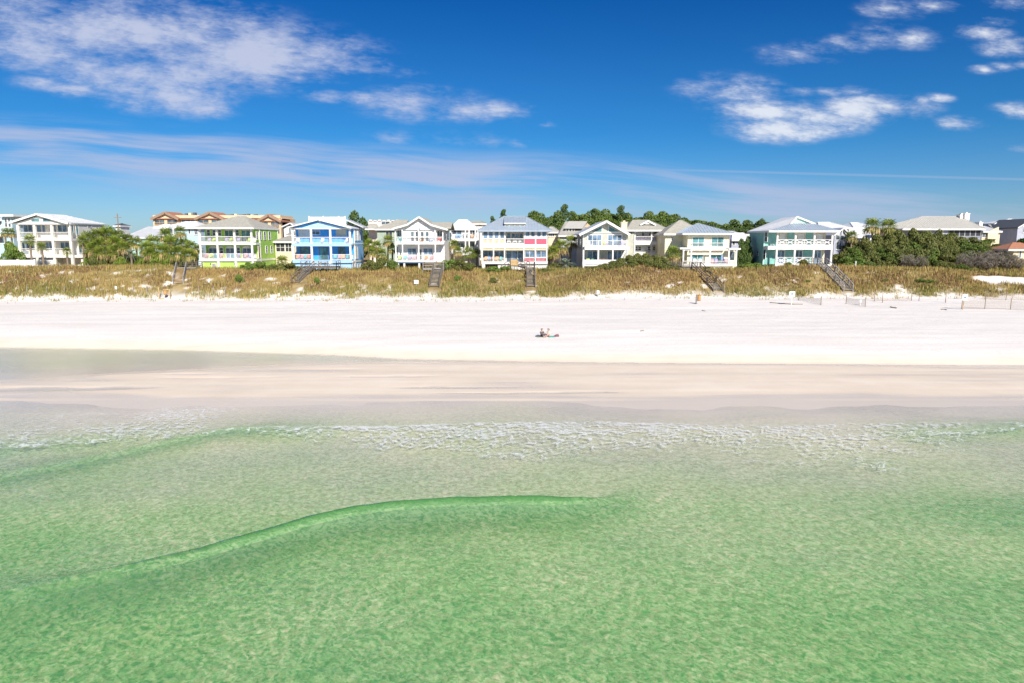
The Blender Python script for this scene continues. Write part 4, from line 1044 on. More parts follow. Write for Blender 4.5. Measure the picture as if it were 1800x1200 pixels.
# ---- set-back house with the grey hip roof and a flag
def house_grey_hip():
    H = House('beach_house', 'set back white porch house with a grey hip roof and small gablet', 'house', 980, 138, 1060)
    dep = 11
    H.vol('wall', GREYW, 900, 1300, 370, 2.2, dep)
    H.vol('wing', LILAC, 1240, 1310, 372, 2.6, dep)
    H.hip(R_TAUPE, H.X(800), H.X(1312), H.Y - .8, H.Y + dep + .8, H.Z(364), (H.X(930), H.Y + 5.4), (H.X(1120), H.Y + 5.4), H.Z(250, 5.4))
    H.gable(R_WHITE, [(H.X(965, 1.5), H.Z(300, 1.5)), (H.X(1055, 1.5), H.Z(252, 1.5)), (H.X(1145, 1.5), H.Z(300, 1.5))], H.Y + 1.5, H.Y + 6, t=.12, tw=.3)
    H.tri('gablet_wall', WHITE, [(980, 299), (1055, 262), (1130, 299)], 1.7, 4)
    H.gallery([905, 1100, 1296], [(372, 440, 496, 540), (540, 622, 640, 662)], 2.2, WHITE, w=.26)
    for a in (905, 1030, 1100, 1200, 1290): H.part('pier', MB().box(H.X(a) - .2, H.X(a) + .2, H.Y, H.Y + .4, H.zg - .4, H.Z(662)), WHITE)
    for a in (985, 1070): H.win(a, a + 28, 398, 436, 2.2, 1, 1)
    H.door(1122, 1205, 400, 490, 2.2, nx=2, pane=SHUT)
    for a in (908, 948, 1060, 1120): H.win(a, a + 32, 560, 605, 2.2, 1, 2)
    H.vol('stair_hall', WHITES, 826, 900, 420, 1.5, 7)
    H.door(834, 876, 518, 640, 1.5, nx=1, frame=TEALP, pane=TEALP)
    zf = H.Z(496)
    for a in (940, 1000, 1060, 1140, 1200, 1260): chair(H, a, zf, 1.0, 'lilac', (.42, .34, .62), 'lilac slatted chair on the upper porch of the grey hip roofed house', random.uniform(-.3, .3), 'chairs on the grey hip roofed house')
    f = thing('flag', 'red and white flag hanging from a slanted pole on the grey roofed house', 'flag', (H.X(1075), H.Y - .3, H.Z(620)))
    p0, p1 = Vector((H.X(1100), H.Y, H.Z(606))), Vector((H.X(1112), H.Y - .8, H.Z(545)))
    MB().tube([p0, p1], [.03, .02], 6).build('pole', WHITE, f)
    n = 10; V = []; F = []
    for i in range(n + 1):
        for j in range(5):
            a = i / n
            base = p1.lerp(p0, .08 + j * .14)
            V.append((base.x - .05 - a * .55 + .05 * math.sin(a * 7 + j), base.y + .1 * math.sin(a * 6 + j), base.z - a * 1.0))
    F = [(i * 5 + j, i * 5 + j + 1, (i + 1) * 5 + j + 1, (i + 1) * 5 + j) for i in range(n) for j in range(4)]
    k = n // 2 * 4
    MB().add(V, F[:k]).build('upper_cloth', WHITE, f)
    MB().add(V, F[k:]).build('lower_cloth', paint('flag_red', (.7, .05, .07)), f)
house_grey_hip()

# ---- pale yellow house
def house_yellow():
    H = House('beach_house', 'pale yellow house with sliding glass doors under a blue grey hip roof', 'house', 1140, 126, 720)
    xl, xr = H.X(468), H.X(958)
    dep = 11
    H.part('wall', MB().box(xl, xr, H.Y + .6, H.Y + dep, H.zg - .5, H.Z(404)), YELL)
    H.vol('wing', YELL, 262, 480, 402, 5, 14)
    H.hip(R_METAL, H.X(388), H.X(988), H.Y - .5, H.Y + 9, H.Z(402), (H.X(630), H.Y + 4.2), (H.X(660), H.Y + 4.2), H.Z(290, 4.2), seam=R_METAL)
    H.hip(R_TAUPE, H.X(235), H.X(760), H.Y + 4.2, H.Y + 15, H.Z(404), (H.X(500), H.Y + 9.6), (H.X(535), H.Y + 9.6), H.Z(252, 9.6))
    for a, b in ((516, 646), (740, 876)): H.door(a, b, 452, 568, .6, nx=2, pane=GLASST, fw=.12)
    for a, b in ((508, 652), (735, 882)): H.rail(H.X(a), H.X(b), H.Z(515), H.Z(568), H.Y + .3, WHITE)
    H.box('balcony', WHITE, 500, 895, 568, 604, .0, .7)
    H.box('porch_roof', R_WHITE, 372, 506, 572, 592, -1.2, 6)
    H.box('porch_roof', R_WHITE, 944, 1084, 578, 598, -1.2, 6)
    H.box('porch_beam', WHITE, 404, 1050, 592, 606, -1.0, -.8)
    H.gallery([414, 506, 726, 948, 1036], [(606, 728, 770, 792)], 3.2, WHITE, w=.26, d=-1.1)
    for a, b in ((516, 640), (736, 862)): H.door(a, b, 660, 758, .6, nx=2, pane=GLASST, fw=.1)
    H.box('base_wall', WHITE, 740, 1000, 792, None, -.9, .6)
    H.box('base_wall', GREYS, 372, 740, 792, None, .0, .7)
    H.win(960, 1012, 618, 720, 2.5, 1, 1)
    H.box('side_wall', YELL, 958, 1040, 604, None, 2.5, 6)
    H.win(414, 430, 430, 530, 5, 1, 1); H.win(266, 284, 450, 490, 5, 1, 1)
    u = thing('patio_umbrella', 'closed pale blue patio umbrella on the yellow house porch', 'umbrella', (H.X(865, -.5), H.Y - .5, H.Z(770, -1.1)))
    x, y, z = u.location
    MB().tube([(x, y, z), (x, y, H.Z(635, -.5))], [.025, .02], 6).build('pole', WHITE, u)
    MB().tube([(x, y, H.Z(722, -.5)), (x, y, H.Z(715, -.5)), (x, y, H.Z(690, -.5)), (x, y, H.Z(655, -.5)), (x, y, H.Z(640, -.5))], [.1, .2, .17, .1, .03], 8).build('canopy', paint('umbrella_blue', (.30, .46, .72)), u)
    MB().box(x - .3, x + .3, y - .3, y + .3, z, z + .08).build('base', GREYS, u)
    zf = H.Z(770, -1.1)
    for a, n, c in ((560, 'white', (.8, .8, .78)), (620, 'white', (.8, .8, .78)), (770, 'pink', (.72, .34, .40)), (810, 'lilac', (.42, .34, .62)), (905, 'lilac', (.42, .34, .62)), (935, 'pink', (.72, .34, .40))):
        chair(H, a, zf, .0, n, c, f'{n} slatted chair on the porch of the pale yellow house', random.uniform(-.3, .3), 'chairs on the yellow house porch')
house_yellow()

# ---- teal house
def house_teal():
    H = House('beach_house', 'teal house with cross braced white porch railings and a pale metal roof', 'house', 1290, 124, 800)
    dep = 10
    xl, xr = H.X(402), H.X(1150)
    H.part('wall', MB().box(xl, xr - 2.0, H.Y + 2.2, H.Y + dep, H.zg - .5, H.Z(378)), TEAL)
    H.part('side_wing', MB().box(xl - .05, H.X(505), H.Y + 2.0, H.Y + 2.25, H.zg - .5, H.Z(378)), TEAL)
    H.part('end_wall', MB().box(xr - 2.0, xr - .1, H.Y + 2.5, H.Y + dep, H.zg - .5, H.Z(378)), YELL)
    H.part('corner_board', MB().box(xl - .1, xl + .12, H.Y + 1.93, H.Y + 2.0, H.zg, H.Z(378)), TEALP)
    # main roof: gable towards the sea with a hipped skirt below it
    y0, y1 = H.Y - .7, H.Y + dep + .8
    xE0, xE1 = H.X(388), H.X(1212)
    ze = H.Z(372)
    xr_, zr_ = H.X(792), H.Z(208, 3)
    gy = H.Y + 2.6                                       # plane of the small gable
    zs = H.Z(288, 2.6); gl, gr = H.X(665, 2.6), H.X(925, 2.6)
    F = [[(xE0, y0, ze), (xE1, y0, ze), (gr, gy, zs), (gl, gy, zs)],
         [(xE0, y1, ze), (xE0, y0, ze), (gl, gy, zs), (xr_, gy, zr_), (xr_, y1 - 1.2, zr_)],
         [(xE1, y0, ze), (xE1, y1, ze), (xr_, y1 - 1.2, zr_), (xr_, gy, zr_), (gr, gy, zs)],
         [(xE1, y1, ze), (xE0, y1, ze), (xr_, y1 - 1.2, zr_)]]
    H.part('skirt_roof', MB().slab(F[0], .2), R_METAL)
    H.seams(F[:1], R_METAL, .45)
    m = MB()
    for f in ([F[1][0], F[1][1], F[1][2]], [F[1][0], F[1][2], F[1][3], F[1][4]], [F[2][0], F[2][1], F[2][4]], [F[2][1], F[2][2], F[2][3], F[2][4]], F[3]): m.slab(f, .2)
    H.part('roof', m, R_WHITE)
    H.part('gable_wall', MB().prism([(gl, zs - .3), (gr, zs - .3), (xr_, zr_ - .15)], gy + .25, gy + .5), TEALP)
    H.part('rake_trim', MB().bar((gl - .2, gy - .02, zs - .1), (xr_, gy - .02, zr_ - .08), .1, .3).bar((xr_, gy - .02, zr_ - .08), (gr + .2, gy - .02, zs - .1), .1, .3), WHITE)
    H.part('fascia', MB().box(xE0, xE1, y0 - .04, y0 + .04, ze - .32, ze - .02).box(xE0 - .04, xE0 + .04, y0, y1, ze - .32, ze - .02).box(xE0 + .06, xE1 - .06, y0 + .06, y1 - .06, ze - .3, ze - .24), WHITE)
    H.gallery([508, 720, 942, 1152], [(378, 476, 548, 596), (596, 684, 768, 790)], 2.2, WHITE, w=.3, style='x', skip=((1, 2),))
    H.part('pier', MB().box(H.X(508), H.X(1152), H.Y + .1, H.Y + .3, H.zg - .4, H.Z(790)), WHITE)
    H.part('porch_side', MB().box(xl, H.X(508), H.Y + .05, H.Y + 2.0, H.Z(596), H.Z(552)), WHITE)
    for a, b in ((530, 604), (740, 822), (960, 1044)): H.door(a, b, 408, 540, 2.2, nx=1, frame=SHUTB, pane=SHUT, fw=.2)
    for a, b in ((520, 596), (730, 806), (950, 1026)): H.door(a, b, 608, 760, 2.2, nx=2, frame=WHITE, pane=GLASSB, fw=.14)
    xw = xl - .0
    for a, b, c, e in ((362, 392, 392, 498), (350, 380, 600, 705), (278, 298, 615, 662)): H.swin(xw, -1, b, a, c, e, 2)
    for a in (470,): chair(H, a, H.Z(596) + .02, 1.0, 'white', (.8, .8, .78), 'white slatted chair at the corner of the teal house porch', .4)
    zf1 = H.Z(768)
    for a in (800, 860): chair(H, a, zf1, 1.0, 'brown', (.22, .13, .09), 'brown slatted chair on the lower porch of the teal house', random.uniform(-.3, .3), 'chairs on the teal house porch')
house_teal()

# ---- second row, seen between and above the others
def simple(name, label, x0, Y, u0, u1, v_eave, wall, roof, ridge, v_ridge, dep=10, over=16, wins=(), seam=None, kind='hip', vb=None, glass_=None):
    H = House(name, label, 'house', x0, Y, (u0 + u1) / 2)
    H.vol('wall', wall, u0, u1, v_eave, 0, dep)
    if kind == 'hip':
        H.hip(roof, H.X(u0 - over), H.X(u1 + over), H.Y - .6, H.Y + dep + .6, H.Z(v_eave), (H.X(ridge[0]), H.Y + dep / 2), (H.X(ridge[1]), H.Y + dep / 2), H.Z(v_ridge, dep / 2), seam=seam)
    elif kind == 'gable':
        H.gable(roof, [(H.X(u0 - over), H.Z(v_eave + 6)), (H.X(ridge[0]), H.Z(v_ridge)), (H.X(u1 + over), H.Z(v_eave + 6))], H.Y - .6, H.Y + dep + .6, seam=seam)
        H.tri('gable_wall', wall, [(u0, v_eave + 1), (ridge[0], v_ridge + 12), (u1, v_eave + 1)], 0, 2)
    for a, b, c, e, n in wins: H.win(a, b, c, e, 0, n, 1, pane=glass_)
    return H
H = simple('back_house', 'pale blue house with a white hip roof behind the palms by the lime green house', 240, 150, 330, 740, 336, PBLUE, R_WHITE, (470, 600), 268, wins=((370, 395, 350, 400, 1), (620, 640, 350, 410, 1), (690, 725, 345, 420, 2)))
H.hip(R_WHITE, H.X(275), H.X(460), H.Y - 2.4, H.Y + 3, H.Z(336), (H.X(340), H.Y + .3), (H.X(400), H.Y + .3), H.Z(300))
H.gallery([300, 370, 440], [(345, 400, 440, 455)], 2.0, WHITE, d=-2)
H = simple('back_house', 'low house with a broad pale grey roof behind the western palm thicket', 0, 172, 1500, 1980, 452, TEALP, R_SILV, (1580, 1950), 328, dep=14, over=40, wins=((1600, 1640, 462, 500, 2),))
H = simple('back_house', 'small white lookout tower with a dark roof beside the utility pole', 0, 176, 1370, 1430, 312, WHITE, R_DARK, (1400, 1402), 288, dep=4, over=14, wins=((1390, 1410, 318, 335, 1),))
H = simple('back_house', 'white gabled house beside the screened porch between green and blue houses', 470, 150, 200, 330, 320, WHITES, R_SILV, (290, 290), 280, kind='gable', wins=((262, 282, 350, 425, 1),))
H = simple('back_house', 'cream cottage with a dark screened porch between green and blue houses', 470, 136, 90, 330, 498, CREAM, R_GREY, (180, 300), 440, dep=7, wins=())
for a, b in ((102, 200), (212, 280)):
    o = H.win(a, b, 520, 618, 0, 2, 2, frame=WHITE, pane=SCREEN, name='screen', sill=False)
H.part('upper_roof', MB().slab([(H.X(105), H.Y + 6, H.Z(412)), (H.X(205), H.Y + 6, H.Z(412)), (H.X(205), H.Y + 10, H.Z(372)), (H.X(125), H.Y + 10, H.Z(372))], .2), R_GREY)
H = simple('back_house', 'sage green house with a grey roof behind the palms by the blue house', 470, 146, 1290, 1560, 352, paint('sea_green_siding', (.40, .48, .38), siding=.2), R_TAUPE, (1490, 1620), 250, dep=9, over=20, wins=())
H.door(1392, 1466, 385, 468, 0, nx=2, frame=CREAM)
H = House('back_house', 'pinkish white stepped roof terrace behind the sage green house', 'house', 470, 168, 1380)
H.vol('wall', paint('pinkish_stucco', (.76, .66, .60)), 1190, 1580, 262, 0, 9)
for i in range(7): H.box('parapet_block', paint('pinkish_stucco', (.76, .66, .60)), 1200 + i * 52, 1236 + i * 52, 244 + (i % 2) * 6, 268, 0, .5)
H.win(1345, 1440, 268, 300, 0, 2, 1, sill=False); H.hip(R_TAUPE, H.X(1180), H.X(1330), H.Y - 3, H.Y - .1, H.Z(352), (H.X(1220), H.Y - 1.4), (H.X(1300), H.Y - 1.4), H.Z(300))
H = simple('back_house', 'white two storey balcony house with a white hip roof beyond the flared gable', 660, 140, 880, 1200, 350, GREYW, R_WHITE, (960, 1060), 246, dep=9, over=8, wins=((900, 1010, 365, 415, 2), (1110, 1165, 362, 420, 2), (955, 1040, 520, 570, 2), (1110, 1160, 505, 560, 1)))
H.gallery([882, 1055, 1098, 1172, 1202], [(356, 422, 470, 496), (496, 585, 640, 664)], 1.6, WHITE, d=-1.6, w=.24)
for a, n, c in ((960, 'blue', (.10, .3, .66)), (990, 'blue', (.10, .3, .66)), (1135, 'orange', (.75, .35, .16))): chair(H, a, H.Z(470), -.9, n, c, f'{n} slatted chair on the white two storey balcony house', .1, 'chairs on the balcony house')
H = simple('back_house', 'pale house with a low tiled roof far behind the balcony house', 660, 190, 1060, 1290, 290, CREAMW, R_TAUPE, (1120, 1230), 262, dep=9, wins=((1210, 1240, 296, 312, 2),))
H = simple('back_house', 'small beige roofed house between red panelled and sage houses', 830, 150, 890, 1010, 388, CREAM, R_BEIGE, (920, 960), 330, dep=8, over=20, wins=((900, 960, 400, 440, 3),))
H = simple('back_house', 'tan house with shed dormer windows behind the tall cabbage palms', 830, 144, 1030, 1330, 428, GREYW, R_GREY, (1110, 1340), 268, dep=9, over=24, wins=((1100, 1160, 560, 640, 2),))
H.box('dormer', CREAM, 1092, 1200, 336, 420, 1, 4)
for a in (1102, 1138, 1172): H.win(a, a + 22, 345, 385, 1, 1, 1, sill=False)
H.part('dormer_roof', MB().slab([(H.X(1075, .4), H.Y + .4, H.Z(340, .4)), (H.X(1290, .4), H.Y + .4, H.Z(340, .4)), (H.X(1345, 4.5), H.Y + 4.5, H.Z(262, 4.5)), (H.X(1130, 4.5), H.Y + 4.5, H.Z(262, 4.5))], .15), R_BEIGE)
H.tri('gable_wall', TAN, [(1260, 410), (1345, 285), (1395, 330), (1395, 410)], 2.5, 3)
H = simple('back_house', 'grey blue house with white roofs between yellow and teal houses', 1140, 146, 972, 1190, 478, LILAC, R_WHITE, (1050, 1180), 400, dep=8, over=8, wins=((985, 1010, 490, 540, 1),))
H.hip(R_SILV, H.X(960), H.X(1195), H.Y + 6, H.Y + 13, H.Z(412), (H.X(1010), H.Y + 9), (H.X(1150), H.Y + 9), H.Z(372)); H.box('upper_wall', WHITES, 975, 1180, 412, 478, 6.5, 12)
H = simple('back_house', 'grey lilac house with an open timber gable beside the teal house', 1290, 138, 1172, 1335, 420, LILAC, R_SILV, (1262, 1262), 338, kind='gable', over=20, dep=12, wins=((1200, 1260, 510, 590, 2), (1190, 1330, 430, 480, 3)))
H.part('gable_truss', MB().bar((H.X(1205, -.3), H.Y - .3, H.Z(425)), (H.X(1262, -.3), H.Y - .3, H.Z(352)), .12).bar((H.X(1262, -.3), H.Y - .3, H.Z(352)), (H.X(1318, -.3), H.Y - .3, H.Z(425)), .12).bar((H.X(1262, -.35), H.Y - .35, H.Z(352)), (H.X(1262, -.35), H.Y - .35, H.Z(425)), .12), WHITE)
H = simple('back_house', 'broad white metal roofed house behind the teal house', 1290, 160, 1010, 1340, 340, WHITES, R_WHITE, (1100, 1250), 275, dep=12, over=30, wins=((1280, 1320, 346, 370, 2),))
H = simple('back_house', 'white metal roofed house behind the tall fan palms', 1290, 164, 1400, 1640, 336, WHITES, R_WHITE, (1480, 1580), 280, dep=11, over=24, wins=((1470, 1500, 345, 375, 2),))
H.part('lower_roof', MB().slab([(H.X(1290, -3), H.Y - 6, H.Z(450, -6)), (H.X(1600, -3), H.Y - 6, H.Z(450, -6)), (H.X(1520, 0), H.Y - .1, H.Z(338)), (H.X(1270, 0), H.Y - .1, H.Z(338))], .2), R_WHITE)
H.box('lower_wall', LILAC, 1300, 1590, 452, None, -5.4, -.2)

def house_big_roof():
    H = House('beach_house', 'long beige roofed house with a white chimney above the scrub thicket', 'house', 1540, 146, 800)
    H.part('wall', MB().box(H.X(560), H.X(1215), H.Y, H.Y + 11, H.zg - .5, H.Z(350)), LILAC)
    H.hip(R_BEIGE, H.X(270), H.X(1238), H.Y - .8, H.Y + 11.8, H.Z(350), (H.X(520, 5), H.Y + 5.4), (H.X(960, 5), H.Y + 5.4), H.Z(208, 5.4), seam=R_BEIGE)
    H.part('west_wall', MB().box(H.X(300), H.X(560), H.Y + 2, H.Y + 11, H.zg - .5, H.Z(356)), LILAC)
    H.win(700, 768, 372, 412, 0, 2, 1)
    for a in range(838, 1215, 63): H.win(a + 4, a + 56, 356, 436, -.02, 1, 1, frame=GREYS, pane=SCREEN, name='screen', sill=False)
    H.rail(H.X(832), H.X(1215), H.Z(440), H.Z(482), H.Y - .1, GREYS)
    chimney(H, WHITE, 1010, 1066, 178, 300, 4, 6); chimney(H, CREAMW, 955, 1008, 190, 300, 4.4, 5.6)
house_big_roof()
H = simple('back_house', 'tan house with a slanting grey roof beyond the long beige roof', 1540, 158, 1228, 1440, 380, CREAM, R_SILV, (1250, 1400), 322, dep=8, over=6, wins=((1232, 1300, 386, 450, 2),))
chimney(H, WHITE, 1186, 1226, 280, 340, 3, 4.5)
H.tri('gable_wall', CREAM, [(1302, 470), (1302, 382), (1420, 330), (1420, 470)], -.6, -.1)
H = simple('back_house', 'grey house with a pale square lookout roof at the east end', 1540, 166, 1400, 1660, 384, GREYS, R_GREY, (1440, 1620), 304, dep=9, over=14, wins=((1420, 1520, 392, 460, 3), (1580, 1620, 395, 450, 2)))
H.box('lookout', LILAC, 1385, 1700, 286, 384, 4, 9); H.hip(R_WHITE, H.X(1365, 3.4), H.X(1735, 3.4), H.Y + 3.4, H.Y + 9.6, H.Z(286, 3.4), (H.X(1540, 6), H.Y + 6.4), (H.X(1570, 6), H.Y + 6.4), H.Z(236, 6))
H = simple('back_house', 'dark gabled grey house cut by the east edge of the row', 1540, 160, 1640, 1900, 330, LILAC, R_DARK, (1790, 1790), 230, kind='gable', over=20, wins=((1705, 1735, 330, 390, 1),))
H = simple('garden_pavilion', 'small cream pavilion with a terracotta tile roof beside the grey scrub', 1540, 128, 1620, 1900, 590, CREAM, R_TILE, (1715, 1810), 515, dep=5, over=90, wins=((1690, 1708, 612, 690, 1),))

def condo():
    H = House('apartment_building', 'long tan apartment building with three pedimented bays and red roofs', 'building', 240, 205, 960)
    H.vol('wall', TAN, 215, 1700, 225, 1.5, 14)
    H.box('flat_roof', PEACH, 215, 1700, 192, 226, 1.0, 13)
    for a, b, side in ((215, 510, -1), (722, 1035, 0), (1440, 1700, 1)):
        H.vol('bay', PEACH, a, b, 232, 0, 9)
        mid = (a + b) / 2 + (10 if side <= 0 else 0); top = 150 if side < 1 else 178
        ev = top + 78
        H.gable(R_TILE, [(H.X(a - 14), H.Z(ev)), (H.X(mid), H.Z(top)), (H.X(b + 14), H.Z(ev))], H.Y - .8, H.Y + 9, t=.4, tw=.7, trim=paint('brown_trim', (.36, .24, .17)))
        H.tri('pediment', PEACH, [(a + 6, ev + 2), (mid, top + 14), (b - 6, ev + 2)], -.1, 2)
        for k in range(2):
            u0 = a + 18 + k * (b - a) / 2
            H.win(u0, u0 + (b - a) / 2 - 36, ev + 18, ev + 76, 0, 2, 1, frame=TAN, sill=False)
            H.win(u0, u0 + (b - a) / 2 - 36, ev + 98, ev + 150, 0, 2, 1, frame=TAN, sill=False)
            H.rail(H.X(u0), H.X(u0 + (b - a) / 2 - 36), H.Z(ev + 52), H.Z(ev + 78), H.Y - .3, TAN)
        H.box('cornice', R_TILE, a - 10, b + 10, ev, ev + 8, -.5, .0)
    for a, b in ((548, 700), (1060, 1200), (1220, 1420)):
        H.win(a, b, 248, 290, 1.5, 3, 1, frame=TAN, sill=False); H.box('cornice', R_TILE, a - 20, b + 18, 234, 242, .9, 1.5)
        H.win(a, b, 320, 370, 1.5, 3, 1, frame=TAN, sill=False)
    for i, a in enumerate((588, 632, 682, 1070, 1120, 1165, 1220, 1262, 1312, 1350, 1398)):
        H.part('roof_unit', MB().box(H.X(a, 5), H.X(a + 28, 5), H.Y + 5, H.Y + 6.2, H.Z(192, 5), H.Z(170 if a < 700 else 186, 5) + (i % 3) * .12), R_DARK if i % 4 != 1 else CREAM)
condo()
# ------------------------------------------------------------------ plants
def leafmat(name, a, b, c=None):
    if name in MATS: return MATS[name]
    m, g, bs = principled(name)
    tn = g.attr('tone')[2]
    col = g.mix(tn, a + (1,), b + (1,))
    if c: col = g.mix(g.ramp(tn, .86, .92), col, c + (1,))
    g.put(bs.inputs['Base Color'], col)
    bs.inputs['Roughness'].default_value = .55
    bs.inputs['Specular IOR Level'].default_value = .25
    MATS[name] = m; return m
BARK = paint('grey_brown_bark', (.16, .12, .09), rough=.95, var=.3, scale=6)
PBARK = paint('palm_bark', (.28, .22, .16), rough=.95, var=.3, scale=7)
L_OAK = leafmat('oak_leaves', (.060, .105, .020), (.16, .21, .040))
L_PINE = leafmat('pine_needles', (.042, .085, .022), (.115, .165, .036))
L_SCRUB = leafmat('scrub_leaves', (.085, .110, .028), (.195, .195, .050))
L_BRIGHT = leafmat('bright_shrub_leaves', (.085, .155, .028), (.20, .27, .05))
L_GREY = leafmat('bare_grey_twigs', (.15, .13, .105), (.28, .245, .20))
L_PALM = leafmat('palm_fronds', (.085, .150, .020), (.30, .35, .055))
L_PALMG = leafmat('grey_green_fronds', (.14, .19, .13), (.27, .32, .22))
L_DEAD = leafmat('dry_fronds', (.30, .21, .09), (.54, .40, .18))
def leaf_cloud(blobs, n, size, seed, up=.25, shell=.55, aspect=.6):
    r = np.random.default_rng(seed)
    B = np.array(blobs, float)                      # x y z rx ry rz
    w = (B[:, 3] * B[:, 5]); w /= w.sum()
    k = r.choice(len(B), n, p=w)
    d = r.normal(size=(n, 3)); d[:, 2] += up; d /= np.linalg.norm(d, axis=1)[:, None]
    rad = shell + (1 - shell) * r.random(n) ** .6
    c = B[k, :3] + d * B[k, 3:6] * rad[:, None]
    nrm = d + r.normal(size=(n, 3)) * .75; nrm /= np.linalg.norm(nrm, axis=1)[:, None]
    t = np.cross(nrm, r.normal(size=(n, 3))); t /= np.linalg.norm(t, axis=1)[:, None]
    b = np.cross(nrm, t)
    s = size * (.55 + .9 * r.random(n))[:, None]
    V = np.stack([c - t * s, c - b * s * aspect, c + t * s, c + b * s * aspect], 1).reshape(-1, 3)
    F = np.arange(4 * n).reshape(-1, 4)
    bt = r.random(len(B))[k]
    tone = np.clip(.38 * bt + .55 * r.random(n) + .04, 0, 1)
    return V, F, np.repeat(tone, 4)
def tree_proto(kind, seed):
    """unit tree: about 1 high; returns trunk mesh, crown mesh"""
    r = random.Random(seed)
    blobs = []; tb = MB()
    if kind == 'oak':
        tb.tube([(0, 0, -.15), (r.uniform(-.03, .03), 0, .2), (r.uniform(-.06, .06), r.uniform(-.05, .05), .55)], [.045, .032, .018])
        for i in range(20):
            a = r.uniform(0, 6.28); q = r.uniform(.05, .40); z = r.uniform(.25, .86) - q * .35
            s = r.uniform(.13, .20)
            blobs.append((q * math.cos(a), q * math.sin(a), z, s, s, s * .72))
            tb.tube([(0, 0, .3), (q * .6 * math.cos(a), q * .6 * math.sin(a), z - .1), blobs[-1][:3]], [.016, .010, .004], 5)
        V, F, T = leaf_cloud(blobs, 4600, .030, seed)
    elif kind == 'pine':
        top = .9
        tb.tube([(0, 0, -.15), (.01, 0, .4), (r.uniform(-.04, .04), .02, .93)], [.026, .019, .006])
        for i in range(11):
            a = i * 2.4 + r.uniform(-.4, .4); z = .45 + .5 * i / 10; q = (.30 - .22 * i / 10) * r.uniform(.6, 1.1)
            s = r.uniform(.09, .15)
            blobs.append((q * math.cos(a), q * math.sin(a), z, s * 1.25, s * 1.25, s * .55))
            tb.tube([(0, 0, z - .1), (q * .8 * math.cos(a), q * .8 * math.sin(a), z - .03)], [.009, .004], 5)
        V, F, T = leaf_cloud(blobs, 2000, .022, seed, up=.4)
    elif kind == 'bush':
        tb.tube([(0, 0, -.2), (0, .02, .15), (.03, 0, .4)], [.05, .035, .012], 6)
        for i in range(15):
            a = r.uniform(0, 6.28); q = r.uniform(0, .62); z = .62 * (1 - (q / .8) ** 2) * r.uniform(.55, 1.1)
            s = r.uniform(.18, .32)
            blobs.append((q * math.cos(a), q * math.sin(a), max(.1, z), s, s, s * .75))
            tb.tube([(0, 0, .02), (q * .5 * math.cos(a), q * .5 * math.sin(a), z * .6), blobs[-1][:3]], [.02, .013, .004], 5)
        V, F, T = leaf_cloud(blobs, 2600, .042, seed, up=.45)
    elif kind == 'twiggy':
        for i in range(46):
            a = r.uniform(0, 6.28); q = r.uniform(.2, .75); z = r.uniform(.25, .8)
            tb.tube([(r.uniform(-.2, .2), r.uniform(-.2, .2), 0), (q * .5 * math.cos(a), q * .5 * math.sin(a), z * .55), (q * math.cos(a), q * math.sin(a), z)], [.016, .011, .004], 4)
            blobs.append((q * math.cos(a), q * math.sin(a), z, .14, .14, .1))
        V, F, T = leaf_cloud(blobs, 1500, .05, seed, aspect=.16)
    return tb.mesh('trunk'), fast_mesh('crown', V, F, {'tone': T})
PROT = {k: [tree_proto(k, s) for s in sd] for k, sd in (('oak', (1, 2, 3, 4)), ('pine', (5, 6, 7)), ('bush', (8, 9, 10, 11)), ('twiggy', (12, 13)))}
CROWNS = {}
def plant(name, label, cat, kind, px, top, wpx, Y, leaf, group, sink=0, z0=None):
    X = px2X(px, Y, top + 10)
    zb = gz(X, Y) - sink if z0 is None else z0
    h = max(.4, atY(900, top, Y).z - zb)
    w = wpx * Y / FPX
    i = random.randrange(len(PROT[kind]))
    tm, cm = PROT[kind][i]
    key = (kind, i, leaf.name)
    if key not in CROWNS:
        c = cm.copy(); c.materials.clear(); c.materials.append(leaf); CROWNS[key] = c
    o = thing(name, label, cat, (X, Y, zb), random.uniform(0, 6.28), group)
    base = {'oak': .9, 'pine': .75, 'bush': 1.5, 'twiggy': 1.6}[kind]
    zt = {'oak': .93, 'pine': 1.0, 'bush': .80, 'twiggy': .85}[kind]
    o.scale = (w / base, w / base, h / zt)
    link('trunk', tm, BARK, o); link('crown', CROWNS[key], leaf, o)
    return o

